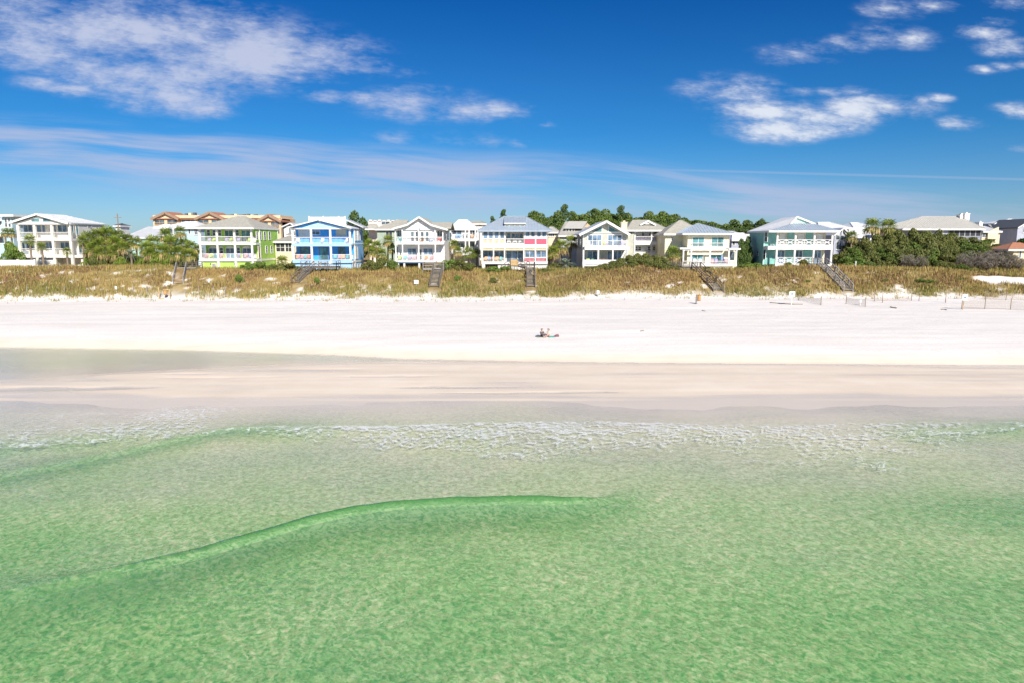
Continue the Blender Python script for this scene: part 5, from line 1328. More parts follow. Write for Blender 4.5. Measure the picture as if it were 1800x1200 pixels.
# palms: a unit crown of fan leaves, and a trunk made to measure
def palm_crown(seed, nf=22, droop=1.0, size=1.0, feather=False):
    r = np.random.default_rng(seed)
    V, F, T = [], [], []
    for i in range(nf):
        az = i * 2.399 + r.uniform(-.2, .2)
        el = math.radians(78 - 118 * (i / nf) ** .9 + r.uniform(-8, 8))
        d = np.array([math.cos(az) * math.cos(el), math.sin(az) * math.cos(el), math.sin(el)])
        side = np.array([-math.sin(az), math.cos(az), 0.]); upv = np.cross(side, d) * -1
        upv = np.cross(d, side)
        pl = .42 * r.uniform(.8, 1.15); tone = float(np.clip(r.uniform(.1, .95), 0, 1))
        p0, p1 = np.zeros(3), d * pl
        k = len(V)
        V += [p0 - side * .012, p0 + side * .012, p1 + side * .01, p1 - side * .01]; F.append((k, k + 1, k + 2, k + 3)); T += [tone] * 4
        nb = 11
        for j in range(nb):
            if feather:
                f = (j + 1) / nb
                q = d * (.15 + .9 * f) + np.array([0, 0, -.55 * f * f])
                for sg in (-1, 1):
                    tip = q + side * sg * (.30 * (1 - f * .6)) + d * .16 + np.array([0, 0, -.08])
                    k = len(V); V += [q - d * .03, q + d * .03, tip, tip]; F.append((k, k + 1, k + 2, k + 3)); T += [tone] * 4
            else:
                a = (j - (nb - 1) / 2) / (nb - 1) * math.radians(215)
                e = d * math.cos(a) + side * math.sin(a)
                L = .72 * (1 - .22 * abs(a) / 2) * r.uniform(.88, 1.08)
                fold = upv * (.10 * abs(math.sin(a)))
                mid = p1 + e * L * .6 + fold; tip = p1 + e * L + fold - np.array([0, 0, .13 * droop + .05 * r.random()])
                wv = np.cross(e, upv) * .036
                k = len(V); V += [p1, mid + wv, tip, mid - wv]; F.append((k, k + 1, k + 2, k + 3)); T += [tone * .8 + .2 * float(r.random())] * 4
    return fast_mesh('crown', np.array(V), np.array(F), {'tone': np.array(T)})
def dead_skirt(seed, nf=12):
    r = np.random.default_rng(seed); V, F, T = [], [], []
    for i in range(nf):
        az = i * 2.4 + r.uniform(-.3, .3)
        d = np.array([math.cos(az), math.sin(az), 0.]); s = np.array([-math.sin(az), math.cos(az), 0.])
        for j in range(6):
            b = d * .1 + s * (j - 2.5) * .03
            m = d * (.30 + .08 * r.random()) + s * (j - 2.5) * .09 + np.array([0, 0, -.22])
            t = d * (.34 + .12 * r.random()) + s * (j - 2.5) * .11 + np.array([0, 0, -.55 - .25 * r.random()])
            k = len(V); V += [b, m + s * .03, t, m - s * .03]; F.append((k, k + 1, k + 2, k + 3)); T += [r.random()] * 4
    return fast_mesh('dry_skirt', np.array(V), np.array(F), {'tone': np.array(T)})
PC = [palm_crown(s) for s in (1, 2, 3)]; PF = [palm_crown(9, 22, feather=True)]; DS = [dead_skirt(s) for s in (1, 2)]
def mcopy(me, mat):
    c = me.copy(); c.materials.clear(); c.materials.append(mat); return c
PCm = [mcopy(c, L_PALM) for c in PC]; PCg = [mcopy(c, L_PALMG) for c in PF]; PCd = [mcopy(c, L_DEAD) for c in DS]
def palm(px, top, wpx, Y, label, group, grey=False, skirt=True, lean=None):
    X = px2X(px, Y, top + 20); zb = gz(X, Y)
    w = wpx * Y / FPX / 1.95
    zt = atY(900, top, Y).z - w * .95
    h = max(.5, zt - zb)
    o = thing('palm_tree', label, 'palm', (X, Y, zb), random.uniform(0, 6.28), group)
    ln = random.uniform(.0, .12) * h if lean is None else lean
    pts = [(ln * (i / 5) ** 2, 0, -.3 + (h + .3) * i / 5) for i in range(6)]
    rad = .16 + .03 * random.random()
    m = MB().tube(pts, [rad * 1.25, rad, rad * .95, rad * .95, rad * 1.05, rad * .8], 8)
    for i in range(int(h / .35)):                                   # stubs of old leaf bases
        a = i * 2.4; z = .2 + i * .35; q = ln * (z / h) ** 2
        m.bar((q, 0, z), (q + .24 * math.cos(a), .24 * math.sin(a), z + .16), .07, .05)
    m.build('trunk', PBARK, o, off=(0, 0, 0))
    c = link('crown', random.choice(PCg if grey else PCm), None, o); c.location = (ln, 0, h); c.scale = (w,) * 3; c.rotation_euler = (0, 0, random.uniform(0, 6))
    if skirt and h > 1.4:
        d = link('dry_skirt', random.choice(PCd), None, o); d.location = (ln, 0, h); d.scale = (w * 1.55, w * 1.55, min(w * 1.25, h * .9))
    return o
for px, top, w, Y in ((53, 410, 28, 122.6), (75, 424, 24, 122.2), (118, 433, 21, 122.2), (146, 412, 24, 124)):
    palm(px, top, w, Y, 'small cabbage palm in front of the cream gabled house', 'palms before the cream house', skirt=False)
for px, top, w, Y in ((8, 400, 20, 136), (21, 400, 21, 137)):
    palm(px, top, w, Y, 'thin palm beside the pale blue tower house', 'palms by the tower house')
for px, top, w, Y in ((160, 404, 38, 127), (172, 397, 40, 129), (188, 395, 40, 130), (203, 399, 38, 130), (178, 414, 36, 124.5), (204, 412, 36, 126), (215, 420, 32, 123.5), (228, 408, 32, 133),
                      (240, 414, 30, 131), (196, 428, 34, 123), (160, 424, 32, 123.4), (178, 430, 30, 122.8)):
    palm(px, top, w, Y, 'cabbage palm in the dense clump east of the cream gabled house', 'palms in the western clump')
palm(231, 433, 27, 122, 'grey green feathery palm between the two dense palm clumps', None, grey=True, skirt=False)
for px, top, w, Y in ((258, 420, 36, 124), (272, 410, 36, 127), (292, 399, 32, 131), (318, 395, 27, 133), (300, 411, 38, 125), (322, 414, 36, 126), (338, 420, 32, 125.5), (285, 425, 36, 122.6), (312, 428, 36, 122.6), (334, 434, 30, 122.8), (264, 432, 30, 122.3), (346, 428, 22, 128)):
    palm(px, top, w, Y, 'cabbage palm in the dense clump beside the lime green house', 'palms in the clump by the green house')
palm(497, 446, 30, 122.6, 'low cabbage palm between lime green and blue houses', None, skirt=False)
for px, top, w, Y in ((648, 418, 27, 129), (662, 421, 28, 128), (681, 411, 27, 132), (670, 434, 27, 126), (690, 428, 22, 129), (655, 432, 24, 125)):
    palm(px, top, w, Y, 'shaggy cabbage palm between blue and white flared gable houses', 'palms between blue and white houses')
for px, top, w, Y in ((798, 419, 24, 136), (806, 432, 22, 131)):
    palm(px, top, w, Y, 'cabbage palm in front of the white balcony house', 'palms before the balcony house')
for px, top, w, Y in ((826, 431, 34, 127), (838, 436, 26, 129)):
    palm(px, top, w, Y, 'dark drooping palm close to the red panelled house', 'palms west of the red panelled house', skirt=False)
for px, top, w, Y in ((972, 428, 31, 127), (985, 418, 34, 130), (1002, 411, 31, 133), (966, 438, 24, 129)):
    palm(px, top, w, Y, 'tall shaggy cabbage palm between red panelled and sage houses', 'palms east of the red panelled house')
palm(994, 447, 36, 123, 'grey green feathery palm at the foot of the sage house', None, grey=True, skirt=False)
palm(1183, 430, 36, 124, 'round cabbage palm between the scrub mound and the yellow house', None)
for px, top, w, Y in ((1536, 379, 38, 140), (1561, 381, 38, 142)):
    palm(px, top, w, Y, 'tall fan palm rising above the eastern scrub', 'tall fan palms')
palm(1497, 403, 26, 136, 'short fan palm beside the grey lilac house', None)

# trees on the ridge and single ones
def ridge():
    tops = [(868, 389), (905, 375), (930, 372), (950, 371), (975, 371), (1010, 372), (1030, 373), (1045, 367), (1062, 368), (1085, 372), (1105, 375), (1122, 380), (1142, 372), (1158, 374), (1176, 371), (1196, 376), (1216, 385),
            (1240, 388), (1262, 390), (1290, 387), (1312, 388), (1340, 388), (1362, 393), (1385, 396)]
    for i, (px, top) in enumerate(tops):
        plant('oak_tree', 'round crowned evergreen on the wooded ridge behind the houses', 'tree', 'oak', px, top - 1, 46, 262 + (i % 3) * 4, L_OAK, 'trees on the wooded ridge')
    for px in range(872, 1380, 13):
        t = float(np.interp(px, [a for a, b in tops], [b for a, b in tops])) + random.uniform(7, 17)
        plant('oak_tree', 'round crowned evergreen on the wooded ridge behind the houses', 'tree', 'oak', px + random.uniform(-5, 5), t, 44, 248 + random.uniform(-5, 5), L_OAK if random.random() < .7 else L_PINE, 'trees on the wooded ridge')
    for px in range(880, 1230, 12):
        t = float(np.interp(px, [a for a, b in tops], [b for a, b in tops])) + random.uniform(16, 28)
        plant('oak_tree', 'round crowned evergreen on the wooded ridge behind the houses', 'tree', 'oak', px + random.uniform(-5, 5), t, 44, 232 + random.uniform(-4, 4), L_OAK, 'trees on the wooded ridge')
    for px in range(1225, 1420, 14):
        plant('oak_tree', 'round crowned evergreen on the wooded ridge behind the houses', 'tree', 'oak', px, 396 + random.uniform(-3, 5), 34, 236, L_PINE, 'trees on the wooded ridge')
    for px, top, w in ((885, 368, 20), (866, 381, 17), (992, 361, 24), (1091, 363, 24), (1340, 385, 16), (1044, 367, 22)):
        plant('pine_tree', 'umbrella topped pine standing above the wooded ridge', 'tree', 'pine', px, top, w, 256, L_PINE, 'pines above the ridge')
    plant('pine_tree', 'single dark round pine behind the blue house roof deck', 'tree', 'oak', 629, 368, 42, 180, L_PINE, None)
    plant('broadleaf_tree', 'dark leafy tree in the gap between yellow and teal houses', 'tree', 'oak', 1313, 409, 26, 131, L_PINE, None)
    for px, t in ((1304, 428), (1312, 432), (1300, 440)): plant('broadleaf_shrub', 'dark shrub under the leafy tree between yellow and teal houses', 'shrub', 'bush', px, t, 24, 129, L_PINE, 'shrubs between yellow and teal houses')
ridge()
def bushes():
    A = [  # px, top, width, Y, leaf, label, group
        (18, 426, 44, 125, L_BRIGHT, 'leafy green bush under the palms by the tower house', None),
        (442, 461, 34, 121.2, L_BRIGHT, 'yellow green bush at the foot of the lime green house', 'bushes before the green house'),
        (458, 459, 30, 121.4, L_BRIGHT, 'yellow green bush at the foot of the lime green house', 'bushes before the green house'),
        (428, 465, 22, 120.8, L_BRIGHT, 'yellow green bush at the foot of the lime green house', 'bushes before the green house'),
        (505, 462, 46, 120.8, L_SCRUB, 'low scrub bush between lime green and blue houses', 'scrub west of the blue house'),
        (484, 464, 36, 120.6, L_SCRUB, 'low scrub bush between lime green and blue houses', 'scrub west of the blue house'),
        (652, 458, 40, 122, L_SCRUB, 'low scrub under the palms beside the blue house', 'scrub east of the blue house'),
        (672, 452, 36, 123, L_SCRUB, 'low scrub under the palms beside the blue house', 'scrub east of the blue house'),
        (690, 455, 26, 123, L_OAK, 'dark bush against the white flared gable house', None),
        (790, 455, 34, 122, L_BRIGHT, 'spiky green bush beside the white flared gable house stair', None),
        (808, 456, 42, 122, L_SCRUB, 'scrub bush in the gap before the balcony house', 'scrub before the balcony house'),
        (826, 462, 40, 121.4, L_SCRUB, 'scrub bush in the gap before the balcony house', 'scrub before the balcony house'),
        (868, 469, 40, 120.4, L_BRIGHT, 'green bush in front of the red panelled house', 'bushes before the red panelled house'),
        (888, 468, 36, 120.4, L_BRIGHT, 'green bush in front of the red panelled house', 'bushes before the red panelled house'),
        (962, 472, 34, 121, L_SCRUB, 'low bush under the palms beside the red panelled house', None),
        (978, 462, 40, 125, L_SCRUB, 'shaded bush behind the grey green palm by the sage house', None),
        (1312, 461, 34, 121.4, L_BRIGHT, 'bright green bush before the teal house shaded wall', 'bushes before the teal house'),
        (1330, 462, 30, 121.2, L_BRIGHT, 'bright green bush before the teal house shaded wall', 'bushes before the teal house'),
        (1350, 464, 28, 121, L_SCRUB, 'scrub bush along the teal house porch', 'scrub along the teal house'),
        (1385, 461, 28, 121, L_SCRUB, 'scrub bush along the teal house porch', 'scrub along the teal house'),
        (1412, 456, 30, 121, L_SCRUB, 'scrub bush along the teal house porch', 'scrub along the teal house'),
        (420, 482, 20, 114, L_BRIGHT, 'green bush alone on the dune below the lime green house', None),
        (557, 487, 16, 114, L_BRIGHT, 'green tuft of a bush beside the blue house beach stair', None),
        (805, 483, 14, 114, L_BRIGHT, 'green bush on the dune east of the railed beach stair', None),
        (867, 488, 20, 114, L_SCRUB, 'scrub bush on the dune below the red panelled house', None),
        (1420, 492, 16, 114, L_BRIGHT, 'green bush low on the dune beside the long stair', None),
        (1556, 494, 22, 114, L_BRIGHT, 'green bush on the open eastern dune', 'bushes on the eastern dune'),
        (1616, 490, 30, 114, L_BRIGHT, 'green bush on the open eastern dune', 'bushes on the eastern dune'),
        (1636, 492, 22, 113.6, L_BRIGHT, 'green bush on the open eastern dune', 'bushes on the eastern dune'),
        (1688, 488, 20, 114.5, L_BRIGHT, 'green bush on the open eastern dune', 'bushes on the eastern dune'),
        (1800, 420, 60, 140, L_PINE, 'dark tree mass behind the tile roofed pavilion', None)]
    for px in list(range(156, 246, 11)) + list(range(254, 350, 11)):
        A.append((px + random.uniform(-3, 3), random.uniform(438, 452), 26, 121.8 + random.random() * 3, L_PALM if random.random() < .5 else L_SCRUB, 'low leafy bush under the dense western palms', 'undergrowth of the western palms'))
    for px, top, w, Y, lf, lb, gr in A: plant('shrub', lb, 'shrub', 'bush', px, top, w, Y, lf, gr)
    for px, top in ((1030, 471), (1048, 468), (1062, 463), (1078, 458), (1092, 453), (1106, 449), (1120, 446), (1134, 446), (1148, 447), (1160, 450), (1170, 456), (1182, 462), (1194, 468)):
        plant('scrub_oak', 'wind clipped scrub on the rounded mound before the sage house', 'shrub', 'bush', px, top, 34, 120.6, L_SCRUB, 'scrub on the mound')
    for px in range(1035, 1200, 15):
        t = float(np.interp(px, [1030, 1062, 1106, 1134, 1160, 1195], [474, 468, 456, 454, 459, 472])) + random.uniform(-1, 3)
        plant('scrub_oak', 'wind clipped scrub on the rounded mound before the sage house', 'shrub', 'bush', px, t, 32, 118.6, L_SCRUB, 'scrub on the mound')
    prof = ([1470, 1485, 1500, 1540, 1580, 1620, 1660, 1700, 1740, 1765], [446, 434, 421, 414, 406, 403, 408, 417, 424, 430])
    for row, (Y, dv) in enumerate(((137, 0), (132, 11), (128, 22), (125, 34), (122.5, 46))):
        for px in range(1478 + row * 5, 1770, 21 if row < 4 else 17):
            t = float(np.interp(px, *prof)) + dv + random.uniform(-3, 3)
            if t > 466: continue
            if row == 4 and (1640 < px < 1705): t += 6
            lf = L_SCRUB if random.random() < .75 else L_OAK
            if px < 1530 and row > 1: lf = L_BRIGHT if random.random() < .4 else L_SCRUB
            plant('scrub_oak', 'evergreen scrub in the dense thicket on the eastern hill', 'shrub', 'bush', px + random.uniform(-4, 4), t, 44 - row * 3, Y + random.uniform(-1, 1), lf, 'scrub thicket on the eastern hill')
    for px, top, w, Y in ((1598, 448, 34, 121.6), (1618, 450, 30, 121.2), (1700, 446, 44, 122), (1722, 441, 50, 123), (1748, 440, 50, 123), (1770, 446, 44, 122.4), (1735, 450, 44, 121.4), (1790, 452, 34, 122.5)):
        plant('bare_shrub', 'bare grey twiggy shrub at the edge of the eastern thicket', 'shrub', 'twiggy', px, top, w, Y, L_GREY, 'bare shrubs of the eastern thicket')
bushes()

# dune grass: blades by the ten thousand, one mass; kept off the stairs
STRIPS = [(atY(a, 470, ya).x, ya, atY(c, 500, yc).x, yc, w) for a, ya, c, yc, w in ((319, 121, 313.5, 111, 1.15), (546, 120, 518, 111.6, 1.0), (771, 121, 763, 111, 1.1), (905, 122.6, 933, 119, 1.6), (933, 120.5, 933.5, 111.4, 1.0),
          (1178, 119.6, 1224, 119.6, 1.2), (1224, 120, 1263, 111.2, 1.25), (1424, 120, 1445, 120, 1.2), (1445, 120, 1492, 111.2, 1.15), (536, 121, 592, 121, 1.6), (745, 119.8, 770, 119.8, 1.3), (319, 120, 336, 120, 1.3))]
def off_strips(x, y):
    ok = np.ones(len(x), bool)
    for x0, y0, x1, y1, w in STRIPS:
        dx, dy = x1 - x0, y1 - y0
        t = np.clip(((x - x0) * dx + (y - y0) * dy) / (dx * dx + dy * dy), 0, 1)
        ok &= np.hypot(x - x0 - t * dx, y - y0 - t * dy) > w
    return ok
def blades(n, yl, yh, hmin, hmax, wid, seed, dens, colour, lean=.35):
    r = np.random.default_rng(seed)
    xl = px2X(-110, 116); xh = px2X(1910, 116)
    m = int(n * 3)
    x = r.uniform(xl, xh, m); y = r.uniform(yl, yh, m)
    yd = 109.6 + (fbm(x * .07, 0 * x, 21) - .5) * 4.5
    keep = r.random(m) < dens(x, y, yd)
    x, y, yd = x[keep][:n], y[keep][:n], yd[keep][:n]
    n = len(x)
    blow = np.exp(-(((x - px2X(1790, 116)) / 8.5) ** 2) - ((y - 115.3 - (x - px2X(1760, 116)) * -.05) / 2.1) ** 2)
    ok = blow + (fbm(x * .4, y * .5, 68) - .5) * .3 < .42
    ok &= off_strips(x, y)
    x, y = x[ok], y[ok]; n = len(x)
    z = ground(x, y)
    h = r.uniform(hmin, hmax, n) * (.65 + .7 * fbm(x * .3, y * .4, 77))
    a = r.uniform(0, 6.283, n); b = r.uniform(0, 6.283, n)
    lx, ly = np.cos(a) * lean * h * r.random(n), np.sin(a) * lean * h * r.random(n)
    wx, wy = np.cos(b) * wid / 2, np.sin(b) * wid / 2
    P = lambda u, v, q: np.stack([u, v, q], -1)
    V = np.stack([P(x - wx, y - wy, z - .05), P(x + wx, y + wy, z - .05), P(x + lx * .45 + wx * .7, y + ly * .45 + wy * .7, z + h * .6), P(x + lx, y + ly, z + h)], 1).reshape(-1, 3)
    c = colour(x, y, r)
    return V, np.arange(4 * n).reshape(-1, 4), np.repeat(c, 4, 0)
def grass_mat():
    m, g, b = principled('dune_grass')
    g.put(b.inputs['Base Color'], g.attr('tint')[0]); b.inputs['Roughness'].default_value = .7; b.inputs['Specular IOR Level'].default_value = .15
    return m
GM = grass_mat()
def lerp3(a, b, t): return np.array(a)[None] * (1 - t[:, None]) + np.array(b)[None] * t[:, None]
def col_grass(x, y, r):
    n = len(x)
    f = np.clip(fbm(x * .12, y * .25, 101) * 1.6 - .45 + .5 * sstep(114, 110.5, y) + r.normal(0, .22, n), 0, 1)
    c = lerp3((.38, .27, .095), (.215, .22, .058), f)
    dry = (r.random(n) < .13)[:, None]
    return np.where(dry, np.array((.52, .36, .16))[None] * (.8 + .4 * r.random((n, 1))), c * (.86 + .28 * r.random((n, 1))))
def col_brush(x, y, r):
    n = len(x)
    f = np.clip(fbm(x * .18, y * .3, 105) * 1.7 - .35 + r.normal(0, .2, n), 0, 1)
    return lerp3((.165, .095, .052), (.335, .21, .105), f) * (.84 + .32 * r.random((n, 1)))
gap = lambda x, y: 1 - bare(x, y)
V, F, C = blades(78000, 107, 123.5, .35, .85, .075, 5, lambda x, y, yd: np.clip(sstep(yd - .6, yd + 1.6, y + (fbm(x * .3, y * .4, 61) - .5) * 3) * gap(x, y) * (.35 + .65 * sstep(.35, .6, fbm(x * .25, y * .5, 111))) * (.55 + .45 * sstep(114, 111.5, y)), 0, 1), col_grass)
link('dune_grass', fast_mesh('dune_grass', V, F, {'tint': C}), GM, kind='stuff', label='tan and olive grass covering the dune face', category='grass')
V, F, C = blades(46000, 110, 119.5, .18, .5, .10, 6, lambda x, y, yd: np.clip(sstep(yd + 1.2, yd + 3.2, y) * gap(x, y) * sstep(.38, .56, fbm(x * .22 + 9, y * .4, 121)), 0, 1), col_brush, .8)
link('dune_brush', fast_mesh('dune_brush', V, F, {'tint': C}), GM, kind='stuff', label='low brown brush spread over the middle of the dune', category='brush')
# scattered tufts on the white sand at the foot of the dune
V, F, C = blades(9000, 104.5, 112, .25, .6, .06, 8, lambda x, y, yd: np.clip(sstep(.62, .72, fbm(x * .9, y * 1.0, 131, 3)) * sstep(yd - 5, yd - 1, y) * sstep(yd + 2, yd, y) * .9, 0, 1), col_grass)
link('beach_tufts', fast_mesh('beach_tufts', V, F, {'tint': C}), GM, kind='stuff', label='sparse grass tufts on the white sand at the dune foot', category='grass')
# green cover round the houses
V, F, C = blades(16000, 121, 128, .15, .5, .10, 9, lambda x, y, yd: .5 + 0 * x, lambda x, y, r: lerp3((.06, .085, .022), (.15, .15, .045), r.random(len(x))), .6)
link('yard_undergrowth', fast_mesh('yard_undergrowth', V, F, {'tint': C}), GM, kind='stuff', label='dark green undergrowth around the houses on the dune top', category='undergrowth')
# ------------------------------------------------------------------ beach stairs and decks
def flight(root, A, B, width, tmat, rmat, n=None, rails=True, hand=.95, post=1.5):
    """stair from A (top) down to B; treads, stringers, handrails and posts are parts"""
    A, B = Vector(A), Vector(B)
    d = B - A; hz = Vector((d.x, d.y, 0)); L = hz.length
    side = Vector((-d.y, d.x, 0)).normalized() * width / 2
    n = n or max(4, int(abs(d.z) / .19))
    fwd = hz.normalized()
    for i in range(n):
        c = A + d * ((i + .5) / n)
        m = MB(); p = c - fwd * (L / n * .42); q = c + fwd * (L / n * .42)
        v = [p - side, p + side, q + side, q - side]
        m.slab([tuple(k) for k in v], .05)
        m.build('tread', tmat, root)
    for sg in (-1, 1):
        o = side * sg * 1.04
        MB().bar(A + o - Vector((0, 0, .12)), B + o - Vector((0, 0, .12)), .06, .26).build('stringer', rmat, root)
        if rails:
            MB().bar(A + o + Vector((0, 0, hand)), B + o + Vector((0, 0, hand)), .10, .09).build('handrail', rmat, root)
            MB().bar(A + o + Vector((0, 0, hand * .5)), B + o + Vector((0, 0, hand * .5)), .05, .07).build('middle_rail', rmat, root)
            k = max(2, int(d.length / post) + 1)
            for i in range(k):
                c = A + d * (i / (k - 1)) + o
                MB().box(c.x - .055, c.x + .055, c.y - .055, c.y + .055, min(c.z - .5, gz(c.x, c.y) - .2), c.z + hand).build('post', rmat, root)
def deck(root, x0, x1, y0, y1, z, mat, rmat, sides='fblr', hand=.95, legs=True):
    n = max(2, int((x1 - x0) / .3))
    for i in range(n):
        MB().box(x0 + (x1 - x0) * i / n + .01, x0 + (x1 - x0) * (i + 1) / n - .01, y0, y1, z - .06, z).build('plank', mat, root)
    MB().box(x0, x1, y0 - .03, y0 + .03, z - .3, z - .062).box(x0, x1, y1 - .03, y1 + .03, z - .3, z - .062).build('joist', rmat, root)
    segs = {'f': ((x0, y0), (x1, y0)), 'b': ((x0, y1), (x1, y1)), 'l': ((x0, y0), (x0, y1)), 'r': ((x1, y0), (x1, y1))}
    for k in sides:
        (a, b), (c, e) = segs[k]
        for h, w in ((hand, .1), (hand * .62, .06), (hand * .32, .06)): MB().bar((a, b, z + h), (c, e, z + h), w, .07).build('handrail', rmat, root)
        q = max(2, int(math.hypot(c - a, e - b) / 1.3) + 1)
        for i in range(q):
            t = i / (q - 1); x, y = a + (c - a) * t, b + (e - b) * t
            MB().box(x - .05, x + .05, y - .05, y + .05, gz(x, y) - .3, z + hand).build('post', rmat, root)
def stair_thing(label, px, py, Y):
    p = atY(px, py, Y)
    return thing('beach_stair', label, 'stairs', (p.x, Y, gz(p.x, Y)))
# by the lime green house
o = stair_thing('weathered stair with tan treads down the dune beside the lime green house', 316, 490, 114)
A, B = STAIR['green']
flight(o, A, B, 1.5, TWOOD, GWOOD)
deck(o, A.x - .8, A.x + 2.6, A.y, A.y + 2.2, A.z, GWOOD, DWOOD, 'blr')
# by the blue house
o = stair_thing('grey timber stair slanting down from the blue house dark deck', 535, 485, 115)
zd = STAIR['blue'][0].z
deck(o, px2X(531, 121), px2X(593, 121), 119.8, 122.6, zd, DWOOD, DWOOD, 'fr')
A, B = STAIR['blue']
flight(o, A, B, 1.3, GWOOD, DWOOD)
HB = House('patio_table', 'small dark table on the blue house beach deck', 'table', 470, 121, 640, zg=zd)
HB.root.location.z = zd
for dx in (-.4, .4):
    for dy in (-.3, .3): MB().box(HB.root.location.x + dx - .03, HB.root.location.x + dx + .03, 121 + dy - .03, 121 + dy + .03, zd, zd + .7).build('leg', DWOOD, HB.root)
MB().box(HB.root.location.x - .55, HB.root.location.x + .55, 120.6, 121.4, zd + .7, zd + .75).build('table_top', TWOOD, HB.root)
for a, r in ((545, 1.2), (600, -1.4), (720, -.4)): chair(HB, a, zd, 0, 'white', (.8, .8, .78), 'white slatted chair on the dark beach deck of the blue house', r, 'chairs on the blue house beach deck')
# by the white flared gable house
o = stair_thing('straight grey stair with bench landing below the white flared gable house', 768, 490, 114)
A, B = STAIR['white']
flight(o, A, B, 1.5, GWOOD, DWOOD)
deck(o, px2X(744, 119.5), A.x + .85, 118.6, 121, A.z, GWOOD, GWOOD, 'lbr')
xb = px2X(752, 119.3)
for zz in (.42, .8): MB().box(xb - .9, xb + 1.0, 118.75 + (zz - .4), 119.05 + (zz - .4), A.z + zz, A.z + zz + .06).build('bench_plank', TWOOD, o)
# by the red panelled house
o = stair_thing('dark zigzag stair with tan landing before the red panelled house', 933, 490, 114)
zl = atY(905, 466, 121.4).z
xa, xb = px2X(898, 121.4), px2X(910.5, 121.4)
deck(o, xa, xb, 120.8, 122.6, zl, TWOOD, DWOOD, 'b')
MB().box(xa, xb, 120.72, 120.78, zl - .1, zl + .95).build('landing_panel', TWOOD, o)
zm = STAIR['red'][0].z
flight(o, (xb + .1, 121.4, zl), (px2X(927, 119.6), 119.8, zm), 1.1, GWOOD, DWOOD)
flight(o, (xa - .1, 121.6, zl), (px2X(881, 121.6), 121.6, gz(px2X(881, 121.6), 121.6)), 1.1, GWOOD, DWOOD)
xm0, xm1 = px2X(926.5, 119), px2X(939.5, 119)
deck(o, xm0, xm1, 118.6, 120.4, zm, GWOOD, DWOOD, 'br')
flight(o, STAIR['red'][0], STAIR['red'][1], 1.35, GWOOD, DWOOD)
# by the yellow house
o = stair_thing('dark walkway and long stair descending east before the yellow house', 1240, 490, 115)
A, B = STAIR['yellow']; zw = A.z
deck(o, px2X(1172, 120), A.x + .6, 119.2, 120.8, zw, DWOOD, DWOOD, 'fb')
M_ = A.lerp(B, .68)
flight(o, A, M_, 1.6, TWOOD, DWOOD)
flight(o, M_ + Vector((.08, -.35, 0)), B, 1.6, GWOOD, DWOOD)
# by the teal house
o = stair_thing('long grey stair in stepped flights below the teal house', 1468, 490, 115)
A, B = STAIR['teal']
deck(o, px2X(1421, 120), A.x + .7, 119.4, 121, A.z, DWOOD, DWOOD, 'fb')
P1, P2 = A.lerp(B, .32), A.lerp(B, .64)
for a, b in ((A, P1), (P1 + Vector((.12, -.25, -.02)), P2), (P2 + Vector((.12, -.25, -.02)), B)): flight(o, a, b, 1.5, GWOOD, GWOOD)

# ------------------------------------------------------------------ beach furniture
def stake(px, py, h, label, group, mat=None, tilt=0):
    p = sand(px, py)
    o = MB().tube([p + Vector((0, 0, -.3)), p + Vector((tilt * .5, 0, h * .5)), p + Vector((tilt, .03, h))], [.05, .045, .038], 6).build('fence_post', mat or GWOOD, None, off=p)
    o.location = p; o['label'] = label; o['category'] = 'post'
    if group: o['group'] = group
    return p
for px, py, h in ((48, 515, 1.1), (82, 514, .9), (113, 516, 1.2), (153, 516, .9), (165, 515, 1.0), (201, 514, 1.0), (235, 514, 1.3), (258, 515, 1.0), (326, 518, .9), (350, 517, 1.3), (375, 517, 1.3), (396, 519, 1.4), (415, 519, 1.3)):
    stake(px, py, h, 'weathered sand fence post standing loose at the western dune foot', 'loose posts at the western dune foot', tilt=random.uniform(-.1, .1))
for px, py, h in ((884, 518, .9), (920, 520, 1.0), (945, 521, 1.1), (990, 521, .9), (1026, 513, 1.1), (1050, 522, 1.0), (1098, 528, .9), (1160, 528, .8), (1188, 524, 1.0), (1258, 520, 1.2), (1273, 516, 1.6)):
    stake(px, py, h * .85, 'thin weathered stake in the grass fringe below the red and sage houses', 'stakes in the middle dune fringe', tilt=random.uniform(-.1, .1))
# wire sand fence in the east: posts with a strip of sagging netting between
def netting():
    m = bpy.data.materials.new('fence_netting'); m.use_nodes = True
    t = m.node_tree; t.nodes.clear(); g = G(t)
    p = g.pos(); x, y, z = g.xyz(p)
    lines = g.m('MAXIMUM', g.ramp(g.m('FRACT', g.m('MULTIPLY', x, 22)), .62, .72), g.ramp(g.m('FRACT', g.m('MULTIPLY', z, 18)), .7, .78))
    d = g.node('ShaderNodeBsdfDiffuse'); d.inputs[0].default_value = (.34, .27, .20, 1)
    tr = g.node('ShaderNodeBsdfTransparent'); mx = g.node('ShaderNodeMixShader'); g.put(mx.inputs[0], g.m('MULTIPLY', lines, .5))
    t.links.new(tr.outputs[0], mx.inputs[1]); t.links.new(d.outputs[0], mx.inputs[2])
    o = g.node('ShaderNodeOutputMaterial'); t.links.new(mx.outputs[0], o.inputs[0]); return m
NET = netting()
